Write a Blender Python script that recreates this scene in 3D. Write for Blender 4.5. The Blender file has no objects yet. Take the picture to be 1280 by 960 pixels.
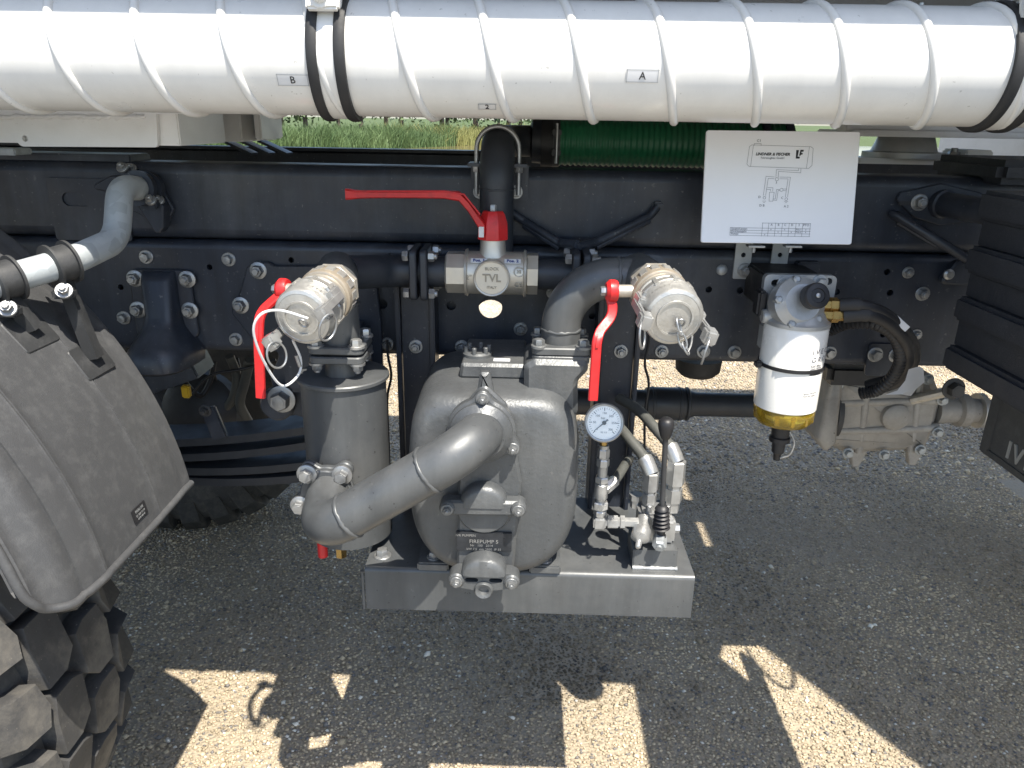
import bpy, bmesh, math, random
import numpy as np
from mathutils import Vector, Matrix, geometry
random.seed(7); np.random.seed(7)
V = Vector; PI = math.pi; R = math.radians
scene = bpy.context.scene
COL = scene.collection

# ------------------------------------------------------------ camera
F = 930.0; CAMZ = 1.5
CAM = V((0, 0, CAMZ))
MROT = Matrix.Rotation(R(1.0), 3, 'Z') @ Matrix.Rotation(R(90 - 19.5), 3, 'X') @ Matrix.Rotation(R(1.0), 3, 'Z')
cd = bpy.data.cameras.new('camera'); cam = bpy.data.objects.new('camera', cd); COL.objects.link(cam)
cam.location = CAM; cam.rotation_euler = MROT.to_euler()
cd.sensor_width = 36; cd.lens = 36 * F / 1280; cd.clip_start = .02; cd.clip_end = 2000
scene.camera = cam
# ------------------------------------------------------------ sky and sun
SUN = V((.27, -.44, 1.0)).normalized()            # towards the sun
w = bpy.data.worlds.new('World'); scene.world = w; w.use_nodes = True
nt = w.node_tree; sky = nt.nodes.new('ShaderNodeTexSky'); sky.sky_type = 'NISHITA'; sky.sun_disc = False
sky.sun_elevation = math.asin(SUN.z); sky.sun_rotation = math.atan2(SUN.x, SUN.y)
nt.links.new(sky.outputs[0], nt.nodes['Background'].inputs[0]); nt.nodes['Background'].inputs[1].default_value = .135
sl = bpy.data.lights.new('sun', 'SUN'); sl.energy = 4.9; sl.angle = R(.5); sl.color = (1, .94, .84)
so = bpy.data.objects.new('sun', sl); COL.objects.link(so); so.location = (2, -3, 6)
so.rotation_euler = SUN.to_track_quat('Z', 'Y').to_euler()
vs = scene.view_settings; vs.view_transform = 'Standard'; vs.look = 'None'; vs.exposure = 1.0; vs.gamma = 1
scene.cycles.max_bounces = 8

def at(px, py, Y):
    "photograph pixel -> the point on the vertical plane y = Y"
    d = MROT @ V(((px - 640) / F, -(py - 480) / F, -1))
    return CAM + d * (Y / d.y)
def mpp(p):
    "metres per photograph pixel at a point"
    return -(MROT.transposed() @ (V(p) - CAM)).z / F

# ------------------------------------------------------------ materials
MATS = {}
def mat(name, col, rough=.5, metal=0., var=.12, vscale=9, bump=0., bscale=150, coat=0., dust=None, rvar=.1, spangle=0, trans=0, detail=4, streak=0., specks=None):
    m = bpy.data.materials.new(name); m.use_nodes = True; n = m.node_tree; L = n.links.new
    b = n.nodes['Principled BSDF']; tc = n.nodes.new('ShaderNodeTexCoord'); co = tc.outputs['Object']
    def noise(s, d=4, r=.6):
        q = n.nodes.new('ShaderNodeTexNoise'); q.inputs['Scale'].default_value = s; q.inputs['Detail'].default_value = d
        q.inputs['Roughness'].default_value = r; L(co, q.inputs['Vector']); return q.outputs['Fac']
    def ramp(src, a, z, lo=0., hi=1.):
        q = n.nodes.new('ShaderNodeMapRange'); L(src, q.inputs['Value'])
        for i, x in zip(('From Min', 'From Max', 'To Min', 'To Max'), (a, z, lo, hi)): q.inputs[i].default_value = x
        return q.outputs[0]
    def mix(f, a, c):
        q = n.nodes.new('ShaderNodeMix'); q.data_type = 'RGBA'; L(f, q.inputs['Factor'])
        for k, x in ((6, a), (7, c)):
            if hasattr(x, 'links'): L(x, q.inputs[k])
            else: q.inputs[k].default_value = (*x, 1)
        return q.outputs[2]
    c = V(col)
    f = ramp(noise(vscale), .3, .7)
    if spangle:
        vo = n.nodes.new('ShaderNodeTexVoronoi'); vo.inputs['Scale'].default_value = spangle; L(co, vo.inputs['Vector'])
        f = ramp(vo.outputs['Color'], 0, 1)
    out = mix(f, tuple(c * (1 - var)), tuple(c * (1 + var)))
    if dust:
        dc, amt, ds = dust
        out = mix(ramp(noise(ds, 8, .7), .48, .72, 0, amt), out, dc)
        out = mix(ramp(noise(ds * 18, 3), .68, .74, 0, min(1, amt * 1.4)), out, dc)
    if streak:                                          # runs and rubbed stains, longer than wide
        mp = n.nodes.new('ShaderNodeMapping'); L(co, mp.inputs[0]); mp.inputs['Scale'].default_value = (26, 26, 3.5)
        q = n.nodes.new('ShaderNodeTexNoise'); q.inputs['Scale'].default_value = 1.; q.inputs['Detail'].default_value = 7; q.inputs['Roughness'].default_value = .68; L(mp.outputs[0], q.inputs['Vector'])
        mm = n.nodes.new('ShaderNodeMix'); mm.data_type = 'RGBA'; mm.blend_type = 'MULTIPLY'; mm.inputs[0].default_value = 1
        L(out, mm.inputs[6]); L(ramp(q.outputs['Fac'], .33, .67, 1 - streak, 1 + streak * .6), mm.inputs[7]); out = mm.outputs[2]
    if specks:
        sc_, amt, lim = specks; out = mix(ramp(noise(130, 2), lim, lim + .03, 0, amt), out, sc_)
    L(out, b.inputs['Base Color'])
    L(ramp(noise(vscale * 2.3, 6), .3, .7, max(.02, rough - rvar), min(1, rough + rvar)), b.inputs['Roughness'])
    b.inputs['Metallic'].default_value = metal
    if coat: b.inputs['Coat Weight'].default_value = coat; b.inputs['Coat Roughness'].default_value = .08
    if trans: b.inputs['Transmission Weight'].default_value = trans
    if bump:
        q = n.nodes.new('ShaderNodeBump'); q.inputs['Strength'].default_value = min(1, bump); q.inputs['Distance'].default_value = .001 * max(1, bump)
        L(noise(bscale, detail), q.inputs['Height']); L(q.outputs[0], b.inputs['Normal'])
    MATS[name] = m; return m

white = mat('white_gloss_paint', (.70, .69, .66), .36, var=.03, coat=.35, bump=.12, bscale=14, dust=((.55, .52, .46), .12, 9), specks=((.3, .28, .25), .5, .715), streak=.05)
whiteM = mat('white_console_paint', (.78, .78, .77), .42, var=.04, bump=.1, bscale=60, dust=((.5, .47, .42), .25, 7))
tankP = mat('shade_toned_tank_paint', (.27, .27, .265), .45, var=.06, vscale=4)  # underside shade put into the base colour of the whole barrel
frameP = mat('blue_black_chassis_paint', (.022, .0275, .040), .42, var=.18, vscale=5, bump=.15, bscale=260, dust=((.085, .09, .095), .45, 4), streak=.35, specks=((.16, .16, .155), .5, .69))
blackP = mat('black_pipe_paint', (.022, .026, .033), .46, var=.15, bump=.12, bscale=220, dust=((.07, .07, .07), .2, 8))
greyP = mat('grey_paint_smooth', (.088, .093, .096), .42, metal=.25, var=.1, vscale=6, bump=.1, bscale=180, dust=((.15, .15, .145), .5, 5), streak=.16, specks=((.03, .03, .03), .7, .70))
castP = mat('grey_paint_on_cast_iron', (.092, .097, .10), .4, metal=.25, var=.1, vscale=7, bump=.8, bscale=130, dust=((.16, .16, .155), .5, 6), streak=.16, specks=((.03, .03, .03), .6, .71))
castB = mat('grey_painted_bolt', (.19, .195, .195), .4, metal=.5, var=.15, vscale=60, bump=.3, bscale=300)
nickelD = mat('darkened_nickel_relief', (.30, .275, .23), .45, metal=.7, var=.1, vscale=40)
zinc = mat('zinc_plated_steel', (.34, .345, .345), .38, metal=.75, var=.15, vscale=60, bump=.2, bscale=400)
zincD = mat('dull_zinc_washer', (.36, .38, .39), .5, metal=.6, var=.2, vscale=50)
galv = mat('galvanised_tube', (.36, .39, .40), .6, metal=.15, var=.22, spangle=55, bump=.15, bscale=90, dust=((.5, .51, .49), .5, 9))
nickel = mat('nickel_plated_brass', (.58, .545, .475), .46, metal=.72, var=.07, vscale=20, bump=.15, bscale=250)
alu = mat('cast_aluminium', (.52, .51, .48), .40, metal=.72, var=.14, vscale=25, bump=.6, bscale=200, dust=((.30, .28, .24), .6, 22))
aluB = mat('bronze_grey_cap_ring', (.42, .36, .28), .42, metal=.6, var=.15, vscale=22, bump=.3, bscale=220)
gearM = mat('dirty_aluminium_housing', (.33, .315, .29), .6, metal=.25, var=.22, vscale=9, bump=.6, bscale=110, dust=((.12, .105, .09), .7, 5))
redP = mat('red_enamel', (.56, .018, .02), .42, var=.14, vscale=26, bump=.2, bscale=200, dust=((.16, .03, .03), .5, 30))
plastic = mat('dusty_black_plastic', (.058, .059, .061), .54, var=.07, vscale=4, bump=.5, bscale=520, dust=((.15, .15, .148), .3, 45))
clampM = mat('dark_clamp_plastic', (.03, .031, .032), .55, var=.15, bump=.3, bscale=400, dust=((.09, .09, .09), .4, 30))
rubber = mat('black_rubber', (.02, .02, .021), .62, var=.2, vscale=20, bump=.2, bscale=200)
rubberB = mat('black_hose', (.014, .014, .016), .5, var=.2, vscale=30)
tyreM = mat('dusty_tyre_rubber', (.042, .041, .04), .8, var=.25, vscale=11, bump=.7, bscale=140, dust=((.16, .145, .12), .7, 9))
boxM = mat('textured_black_box', (.02, .022, .027), .6, var=.15, vscale=20, bump=.5, bscale=420)
plate_white = mat('white_board_paper', (.86, .86, .88), .4, var=.02)
sticker = mat('sticker_film', (.62, .62, .62), .35, var=.03)
ink = mat('black_ink', (.015, .015, .018), .5, var=.05)
inkG = mat('fine_grey_print', (.14, .14, .16), .5, var=.05)
inkB = mat('blue_ink', (.03, .05, .2), .5, var=.05)
filterW = mat('white_filter_can', (.80, .79, .75), .25, var=.03, coat=.6)
amber = mat('amber_bowl', (.58, .40, .04), .12, var=.05, trans=.75)
brass = mat('brass_fitting', (.42, .28, .10), .32, metal=.9, var=.1, vscale=40)
greenH = mat('green_suction_hose', (.016, .14, .062), .4, var=.15, vscale=12, dust=((.05, .09, .06), .3, 15))
greyH = mat('grey_hydraulic_hose', (.075, .077, .07), .55, var=.15, vscale=30, bump=.3, bscale=300)
silverC = mat('silver_bracket_casting', (.42, .43, .43), .42, metal=.5, var=.1, vscale=20, bump=.3, bscale=260)
silverB = mat('silver_fitting', (.42, .42, .41), .35, metal=.7, var=.15, vscale=40, bump=.15, bscale=300)
plateM = mat('engraved_name_plate', (.03, .033, .038), .35, metal=.3, var=.3, vscale=70)
yellow = mat('yellow_tag', (.6, .38, .02), .5)
dialW = mat('dial_white', (.82, .82, .80), .4, var=.01)
ironD = mat('dark_iron', (.055, .056, .058), .55, metal=.3, var=.25, vscale=14, bump=.3)
barkM = mat('bark', (.10, .08, .06), .85, var=.3, vscale=6)
leafM = mat('tree_leaf', (.06, .10, .03), .6, var=.4, vscale=3)
g_ = bpy.data.materials.new('clear_glass'); g_.use_nodes = True; n_ = g_.node_tree
for x in list(n_.nodes): n_.nodes.remove(x)
o_ = n_.nodes.new('ShaderNodeOutputMaterial'); mx = n_.nodes.new('ShaderNodeMixShader'); mx.inputs[0].default_value = .08
tr = n_.nodes.new('ShaderNodeBsdfTransparent'); gl = n_.nodes.new('ShaderNodeBsdfGlossy'); gl.inputs['Roughness'].default_value = .05
n_.links.new(tr.outputs[0], mx.inputs[1]); n_.links.new(gl.outputs[0], mx.inputs[2]); n_.links.new(mx.outputs[0], o_.inputs[0]); glass = g_

# ------------------------------------------------------------ mesh helpers
def frame_of(axis):
    a = V(axis).normalized(); u = a.orthogonal() if abs(a.z) > .95 else V((0, 0, 1)).cross(a)
    u.normalize(); return u, a.cross(u).normalized(), a
def loft(bm, rings, cap=True, closed=False):
    vr = [[bm.verts.new(p) for p in r] for r in rings]; n = len(vr[0]); k = len(vr)
    for i in range(k if closed else k - 1):
        A, B = vr[i], vr[(i + 1) % k]
        for j in range(n): bm.faces.new((A[j], A[(j + 1) % n], B[(j + 1) % n], B[j]))
    if cap and not closed:
        bm.faces.new(vr[0][::-1]); bm.faces.new(vr[-1])
    return vr
def lathe(bm, p, axis, prof, n=28, cap=True, ph=0., u=None):
    "prof: list of (distance along the axis, radius)"
    U, W, A = frame_of(axis); p = V(p)
    loft(bm, [[p + A * d + (U * math.cos(ph + 2 * PI * j / n) + W * math.sin(ph + 2 * PI * j / n)) * max(r, 1e-5) for j in range(n)] for d, r in prof], cap)
def cyl(bm, p0, p1, r, r1=None, n=20, bev=0.):
    p0, p1 = V(p0), V(p1); L = (p1 - p0).length; r1 = r if r1 is None else r1
    prof = [(0, r), (L, r1)] if not bev else [(0, r - bev), (bev, r), (L - bev, r1), (L, r1 - bev)]
    lathe(bm, p0, p1 - p0, prof, n)
def hexp(bm, p, axis, af, h, ph=0., bev=.0):
    r = af / math.sqrt(3)
    b = h * .18
    lathe(bm, p, axis, [(0, r), (h - b, r), (h, r * .86)], 6, ph=ph)
def sweep(bm, pts, r, n=16, cap=True):
    pts = [V(p) for p in pts]; rs = r if isinstance(r, (list, tuple)) else [r] * len(pts)
    T = []
    for i in range(len(pts)):
        a = pts[max(0, i - 1)]; b = pts[min(len(pts) - 1, i + 1)]; T.append((b - a).normalized())
    U = T[0].orthogonal().normalized(); rings = []
    for i, p in enumerate(pts):
        if i: U = T[i - 1].rotation_difference(T[i]) @ U
        U = (U - T[i] * U.dot(T[i])).normalized(); W = T[i].cross(U)
        rings.append([p + (U * math.cos(2 * PI * j / n) + W * math.sin(2 * PI * j / n)) * rs[i] for j in range(n)])
    loft(bm, rings, cap)
def fillet(pts, rad, seg=8):
    pts = [V(p) for p in pts]; out = [pts[0]]
    for i in range(1, len(pts) - 1):
        a, b, c = pts[i - 1], pts[i], pts[i + 1]; u = (a - b); v = (c - b)
        ang = u.angle(v); rr = rad[i - 1] if isinstance(rad, (list, tuple)) else rad
        t = min(rr / math.tan(ang / 2), u.length * .49 if i > 1 else u.length * .95, v.length * .49 if i < len(pts) - 2 else v.length * .95); u.normalize(); v.normalize()
        s, e = b + u * t, b + v * t
        rr = t * math.tan(ang / 2); cen = b + (u + v).normalized() * (rr / math.sin(ang / 2))
        q = (s - cen).rotation_difference(e - cen)
        for k in range(seg + 1):
            from_q = q.copy(); ax, an = q.to_axis_angle()
            out.append(cen + Matrix.Rotation(an * k / seg, 3, ax) @ (s - cen))
    out.append(pts[-1]); return out
def spline(pts, seg=8):
    pts = [V(p) for p in pts]; P = [pts[0] * 2 - pts[1]] + pts + [pts[-1] * 2 - pts[-2]]; out = []
    for i in range(1, len(P) - 2):
        for k in range(seg):
            t = k / seg; a, b, c, d = P[i - 1], P[i], P[i + 1], P[i + 2]
            out.append(.5 * ((2 * b) + (c - a) * t + (2 * a - 5 * b + 4 * c - d) * t * t + (3 * b - a - 3 * c + d) * t ** 3))
    out.append(pts[-1]); return out
def merge(bm, tmp):
    m = bpy.data.meshes.new('tmp'); tmp.to_mesh(m); tmp.free(); bm.from_mesh(m); bpy.data.meshes.remove(m)
def box(bm, c, size, bev=0., rot=None, seg=2):
    t = bmesh.new(); bmesh.ops.create_cube(t, size=1.)
    for v in t.verts: v.co = V((v.co.x * size[0], v.co.y * size[1], v.co.z * size[2]))
    if bev: bmesh.ops.bevel(t, geom=list(t.edges), offset=bev, segments=seg, affect='EDGES', clamp_overlap=True)
    for v in t.verts: v.co = (rot @ v.co if rot else v.co) + V(c)
    merge(bm, t)
def boxp(bm, p0, p1, bev=0.):
    p0, p1 = V(p0), V(p1); box(bm, (p0 + p1) / 2, [abs(x) for x in (p1 - p0)], bev)
def rpoly(pts, r, seg=5):
    n = len(pts); out = []
    for i in range(n):
        a, b, c = [V((*pts[(i + k) % n], 0)) for k in (-1, 0, 1)]
        rr = r[i] if isinstance(r, (list, tuple)) else r
        if rr <= 0: out.append((b.x, b.y)); continue
        f = fillet([b + (a - b) * .499, b, b + (c - b) * .499], rr, seg)
        out += [(q.x, q.y) for q in f[1:-1]]
    return out
def prism(bm, poly, o, U, W, th, bev=0.):
    "poly (u,v) on plane o,U,W, thickness th along U x W"
    o, U, W = V(o), V(U).normalized(), V(W).normalized(); N = U.cross(W)
    ar = sum(poly[i][0] * poly[(i + 1) % len(poly)][1] - poly[(i + 1) % len(poly)][0] * poly[i][1] for i in range(len(poly)))
    if ar < 0: poly = poly[::-1]
    if bev:
        c = (sum(p[0] for p in poly) / len(poly), sum(p[1] for p in poly) / len(poly))
        ins = []
        m = len(poly)
        for i in range(m):
            a, b, d = V(poly[i - 1]), V(poly[i]), V(poly[(i + 1) % m])
            e1 = (b - a); e2 = (d - b)
            n1 = V((-e1.y, e1.x)); n2 = V((-e2.y, e2.x))
            if n1.length > 1e-9: n1.normalize()
            if n2.length > 1e-9: n2.normalize()
            q = n1 + n2
            q = q.normalized() if q.length > 1e-6 else n1
            ins.append((b.x + q.x * bev, b.y + q.y * bev))
        lev = [(ins, 0), (poly, bev), (poly, th - bev), (ins, th)]
    else: lev = [(poly, 0), (poly, th)]
    loft(bm, [[o + U * a + W * b + N * h for a, b in pl] for pl, h in lev])
def circ(cx, cy, r, n=20): return [(cx + r * math.cos(2 * PI * i / n), cy + r * math.sin(2 * PI * i / n)) for i in range(n)]
def slot(cx, cy, L, r, n=8):
    return [(cx + L / 2 + r * math.cos(-PI / 2 + PI * i / n), cy + r * math.sin(-PI / 2 + PI * i / n)) for i in range(n + 1)] + \
           [(cx - L / 2 + r * math.cos(PI / 2 + PI * i / n), cy + r * math.sin(PI / 2 + PI * i / n)) for i in range(n + 1)]
def holed(bm, outer, holes, o, U, W, th):
    o, U, W = V(o), V(U).normalized(), V(W).normalized(); N = U.cross(W)
    loops = [outer] + holes
    tri = geometry.tessellate_polygon([[V((a, b, 0)) for a, b in l] for l in loops]); flat = [p for l in loops for p in l]
    F_ = [bm.verts.new(o + U * a + W * b + N * th) for a, b in flat]; B_ = [bm.verts.new(o + U * a + W * b) for a, b in flat]
    for t in tri:
        p = [flat[i] for i in t]
        cr = (p[1][0] - p[0][0]) * (p[2][1] - p[0][1]) - (p[1][1] - p[0][1]) * (p[2][0] - p[0][0])
        if abs(cr) < 1e-12: continue
        t = t if cr > 0 else t[::-1]
        bm.faces.new([F_[i] for i in t]); bm.faces.new([B_[i] for i in t[::-1]])
    k = 0
    for l in loops:
        m = len(l)
        for i in range(m):
            j = (i + 1) % m; bm.faces.new((F_[k + i], B_[k + i], B_[k + j], F_[k + j]))
        k += m
    bmesh.ops.recalc_face_normals(bm, faces=list(bm.faces))
def bead(bm, p, axis, r, rr=.0022, n=40, squash=1.):
    "a slightly uneven weld bead round a pipe"
    U, W, A = frame_of(axis); p = V(p); m = 8; rings = []
    for i in range(n):
        a = 2 * PI * i / n; rad = U * math.cos(a) + W * math.sin(a); q = rr * random.uniform(.75, 1.25); sh = random.uniform(-.0008, .0008)
        rings.append([p + rad * (r + q * math.cos(2 * PI * j / m)) + A * (sh + 1.3 * q * math.sin(2 * PI * j / m)) for j in range(m)])
    loft(bm, rings, False, True)

WPOS = {}
def part(name, bm, material, parent=None, ang=35, origin=None):
    if isinstance(bm, bmesh.types.BMesh):
        bmesh.ops.recalc_face_normals(bm, faces=list(bm.faces))
        cs = [v.co for v in bm.verts]
        c = V(origin) if origin is not None else V([(min(q[i] for q in cs) + max(q[i] for q in cs)) / 2 for i in range(3)])
        for v in bm.verts: v.co -= c
        me = bpy.data.meshes.new(name); bm.to_mesh(me); bm.free()
        me.polygons.foreach_set('use_smooth', [True] * len(me.polygons)); me.set_sharp_from_angle(angle=R(ang))
    else: me, c = bm, V(origin or (0, 0, 0))
    if not me.materials: me.materials.append(material)
    o = bpy.data.objects.new(name, me); COL.objects.link(o); WPOS[o.name] = c.copy()
    if parent is not None: o.parent = parent; o.location = c - WPOS[parent.name]
    else: o.location = c
    return o
def tag(o, label, cat, group=None, kind=None):
    if label: o['label'] = label
    if cat: o['category'] = cat
    if group: o['group'] = group
    if kind: o['kind'] = kind
    return o
def thing(name, label, cat, loc, group=None):
    o = bpy.data.objects.new(name, None); o.empty_display_size = .05; COL.objects.link(o); o.location = loc; WPOS[o.name] = V(loc)
    return tag(o, label, cat, group)
def B(): return bmesh.new()
SH = {}
def shared(key, build):
    if key not in SH:
        bm = B(); mtl = build(bm); bmesh.ops.recalc_face_normals(bm, faces=list(bm.faces))
        me = bpy.data.meshes.new(key[0] if isinstance(key, tuple) else key); bm.to_mesh(me); bm.free()
        me.polygons.foreach_set('use_smooth', [True] * len(me.polygons)); me.set_sharp_from_angle(angle=R(35)); me.materials.append(mtl); SH[key] = me
    return SH[key]
def place(name, me, p, axis, parent, spin=0.):
    o = bpy.data.objects.new(name, me); COL.objects.link(o); o.parent = parent; o.location = V(p) - WPOS[parent.name]; WPOS[o.name] = V(p)
    U, W, A = frame_of(axis); m = Matrix((U, W, A)).transposed() @ Matrix.Rotation(spin, 3, 'Z'); o.rotation_euler = m.to_euler(); return o
def bolt(parent, p, axis=(0, -1, 0), af=.017, stud=True, washer=True, name='bolt', m=None):
    def bld(bm):
        if washer: lathe(bm, (0, 0, 0), (0, 0, 1), [(-.002, af * .83), (.0018, af * .83), (.0026, af * .77)], 20)
        hexp(bm, (0, 0, .0022), (0, 0, 1), af, af * .62)
        if stud: cyl(bm, (0, 0, af * .5), (0, 0, af * 1.05), af * .33, n=12, bev=.0012)
        else: lathe(bm, (0, 0, .0022), (0, 0, 1), [(af * .55, af * .36), (af * .64, af * .34), (af * .66, af * .2)], 12)
        return m or zinc
    me = shared(('bolt', round(af, 4), stud, washer, (m or zinc).name), bld)
    return place(name, me, p, axis, parent, random.uniform(0, PI))
def text(parent, s, size, o, U, W, m, name='lettering', th=.0004, align='CENTER', bold=0., shear=0., wrapf=None, space=1.):
    cu = bpy.data.curves.new('t', 'FONT'); cu.body = s; cu.size = size; cu.align_x = align; cu.align_y = 'CENTER'; cu.extrude = th; cu.offset = bold; cu.shear = shear; cu.resolution_u = 2; cu.space_character = space
    ob = bpy.data.objects.new('t', cu); COL.objects.link(ob); dg = bpy.context.evaluated_depsgraph_get(); dg.update()
    me = bpy.data.meshes.new_from_object(ob.evaluated_get(dg)); bpy.data.objects.remove(ob); bpy.data.curves.remove(cu)
    U, W = V(U).normalized(), V(W).normalized(); N = U.cross(W); bm = B(); bm.from_mesh(me); bpy.data.meshes.remove(me)
    for v in bm.verts:
        q = v.co.copy(); v.co = wrapf(q) if wrapf else V(o) + U * q.x + W * q.y + N * (q.z)
    return part(name, bm, m, parent, 30)
X_, Y_, Z_ = V((1, 0, 0)), V((0, 1, 0)), V((0, 0, 1))
# ============================================================ the ground, water, reeds, trees
def ground_mat():
    m = bpy.data.materials.new('worn_chip_asphalt'); m.use_nodes = True; n = m.node_tree; L = n.links.new; b = n.nodes['Principled BSDF']
    ge = n.nodes.new('ShaderNodeNewGeometry'); po = ge.outputs['Position']
    vo = n.nodes.new('ShaderNodeTexVoronoi'); vo.inputs['Scale'].default_value = 95; L(po, vo.inputs['Vector'])
    cr = n.nodes.new('ShaderNodeValToRGB'); L(vo.outputs['Color'], cr.inputs[0])
    e = cr.color_ramp.elements; e[0].position = .1; e[0].color = (.28, .235, .175, 1); e[1].position = .95; e[1].color = (.66, .56, .42, 1)
    x = e.new(.55); x.color = (.46, .39, .295, 1)
    no = n.nodes.new('ShaderNodeTexNoise'); no.inputs['Scale'].default_value = 2.2; no.inputs['Detail'].default_value = 6; L(po, no.inputs['Vector'])
    mr = n.nodes.new('ShaderNodeMapRange'); L(no.outputs['Fac'], mr.inputs[0]); mr.inputs[1].default_value = .3; mr.inputs[2].default_value = .7; mr.inputs[3].default_value = .72; mr.inputs[4].default_value = 1.12
    mu = n.nodes.new('ShaderNodeMix'); mu.data_type = 'RGBA'; mu.blend_type = 'MULTIPLY'; mu.inputs[0].default_value = 1; L(cr.outputs[0], mu.inputs[6]); L(mr.outputs[0], mu.inputs[7])
    # grass beyond the lot
    sx = n.nodes.new('ShaderNodeSeparateXYZ'); L(po, sx.inputs[0])
    gr = n.nodes.new('ShaderNodeMapRange'); L(sx.outputs[1], gr.inputs[0]); gr.inputs[1].default_value = 8.5; gr.inputs[2].default_value = 9.6
    gm = n.nodes.new('ShaderNodeMix'); gm.data_type = 'RGBA'; L(gr.outputs[0], gm.inputs[0]); gm.inputs[7].default_value = (.07, .10, .03, 1)
    # unseen ground before the chip strip: made-up even tone that tunes bounced light
    ln = n.nodes.new('ShaderNodeMapRange'); L(sx.outputs[1], ln.inputs[0]); ln.inputs[1].default_value = .95; ln.inputs[2].default_value = 1.1
    lm = n.nodes.new('ShaderNodeMix'); lm.data_type = 'RGBA'; L(ln.outputs[0], lm.inputs[0]); lm.inputs[6].default_value = (.25, .235, .205, 1); 
    dk = n.nodes.new('ShaderNodeMapRange'); L(sx.outputs[1], dk.inputs[0]); dk.inputs[1].default_value = 4.7; dk.inputs[2].default_value = 5.2
    dm = n.nodes.new('ShaderNodeMix'); dm.data_type = 'RGBA'; L(dk.outputs[0], dm.inputs[0]); dm.inputs[6].default_value = (.36, .30, .215, 1); L(mu.outputs[2], dm.inputs[7])   # bitumen between the chips
    L(dm.outputs[2], lm.inputs[7]); mu = lm; L(mu.outputs[2], gm.inputs[6])
    L(gm.outputs[2], b.inputs['Base Color']); b.inputs['Roughness'].default_value = .85
    bp = n.nodes.new('ShaderNodeBump'); bp.inputs['Strength'].default_value = 1; bp.inputs['Distance'].default_value = .006; bp.invert = True
    L(vo.outputs['Distance'], bp.inputs['Height']); L(bp.outputs[0], b.inputs['Normal']); return m
GM = ground_mat()
bm = B()
prof = [(-80, 0), (-4, 0), (0, 0), (4, 0), (9.5, 0), (12, -.25), (15, -1.2), (70, -1.2), (90, .2), (600, 1.5)]
xs = [-500, -60, -20, -5, 0, 5, 20, 60, 500]
vv = [[bm.verts.new((x, y, z)) for x in xs] for y, z in prof]
for i in range(len(prof) - 1):
    for j in range(len(xs) - 1): bm.faces.new((vv[i][j], vv[i][j + 1], vv[i + 1][j + 1], vv[i + 1][j]))
tag(part('ground', bm, GM), 'worn chip asphalt yard under the truck', 'ground', kind='structure')
wm = bpy.data.materials.new('pond_water'); wm.use_nodes = True; b = wm.node_tree.nodes['Principled BSDF']
b.inputs['Base Color'].default_value = (.13, .105, .05, 1); b.inputs['Roughness'].default_value = .14
q = wm.node_tree.nodes.new('ShaderNodeTexNoise'); q.inputs['Scale'].default_value = 1.6; bp = wm.node_tree.nodes.new('ShaderNodeBump'); bp.inputs['Strength'].default_value = .3; bp.inputs['Distance'].default_value = .05
wm.node_tree.links.new(q.outputs[0], bp.inputs['Height']); wm.node_tree.links.new(bp.outputs[0], b.inputs['Normal'])
bm = B(); bm.faces.new([bm.verts.new(p) for p in ((-300, 11, -.4), (300, 11, -.4), (300, 84, -.4), (-300, 84, -.4))])
tag(part('water', bm, wm), 'still brown green pond behind the truck', 'water', kind='structure')

def np_mesh(name, v, f, m, cols=None):
    me = bpy.data.meshes.new(name); k = f.shape[1]
    me.vertices.add(len(v)); me.vertices.foreach_set('co', v.astype(np.float32).ravel())
    me.loops.add(f.size); me.loops.foreach_set('vertex_index', f.astype(np.int32).ravel())
    me.polygons.add(len(f)); me.polygons.foreach_set('loop_start', np.arange(0, f.size, k, dtype=np.int32)); 
    if cols is not None:
        a = me.color_attributes.new('tint', 'FLOAT_COLOR', 'POINT'); a.data.foreach_set('color', np.c_[cols, np.ones(len(cols))].astype(np.float32).ravel())
    me.update(); me.validate(); me.materials.append(m)
    o = bpy.data.objects.new(name, me); COL.objects.link(o); WPOS[o.name] = V((0, 0, 0)); return o
def tint_mat(name, rough, trans=0):
    m = bpy.data.materials.new(name); m.use_nodes = True; n = m.node_tree; a = n.nodes.new('ShaderNodeAttribute'); a.attribute_name = 'tint'
    b = n.nodes['Principled BSDF']; n.links.new(a.outputs['Color'], b.inputs['Base Color']); b.inputs['Roughness'].default_value = rough
    b.inputs['Specular IOR Level'].default_value = .3; return m
# loose stone chips pressed into the asphalt
gx, gy = np.meshgrid(np.arange(-1.5, 2.15, .0096), np.arange(1.15, 3.1, .0096)); g2 = np.meshgrid(np.arange(-2.2, 3.9, .017), np.arange(3.1, 5.2, .017)); gx = np.r_[gx.ravel(), g2[0].ravel()]; gy = np.r_[gy.ravel(), g2[1].ravel()]; n = gx.size
cx = gx.ravel() + np.random.uniform(-.005, .005, n); cy = gy.ravel() + np.random.uniform(-.005, .005, n)
keep = np.random.rand(n) < .93; cx, cy = cx[keep], cy[keep]; n = len(cx)
base = np.array([[1, 0, 0], [0, 1, 0], [-1, 0, 0], [0, -1, 0], [.15, .1, 1], [-.1, .05, -.6]], float)
r = np.random.uniform(.0030, .0066, n) * np.where(cy > 3.1, 1.55, 1.) * (1 + .5 * (np.random.rand(n) < .08) + .9 * (np.random.rand(n) < .012)); a = np.random.uniform(0, 6.28, n); el = np.random.uniform(.65, 1.3, (n, 6))
P = base[None] * el[..., None]; tx = np.random.uniform(-.35, .35, (n, 2)); c_, s_ = np.cos(a)[:, None], np.sin(a)[:, None]
x = (P[..., 0] * c_ - P[..., 1] * s_) * r[:, None]; y = (P[..., 0] * s_ + P[..., 1] * c_) * r[:, None] * .85
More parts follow.
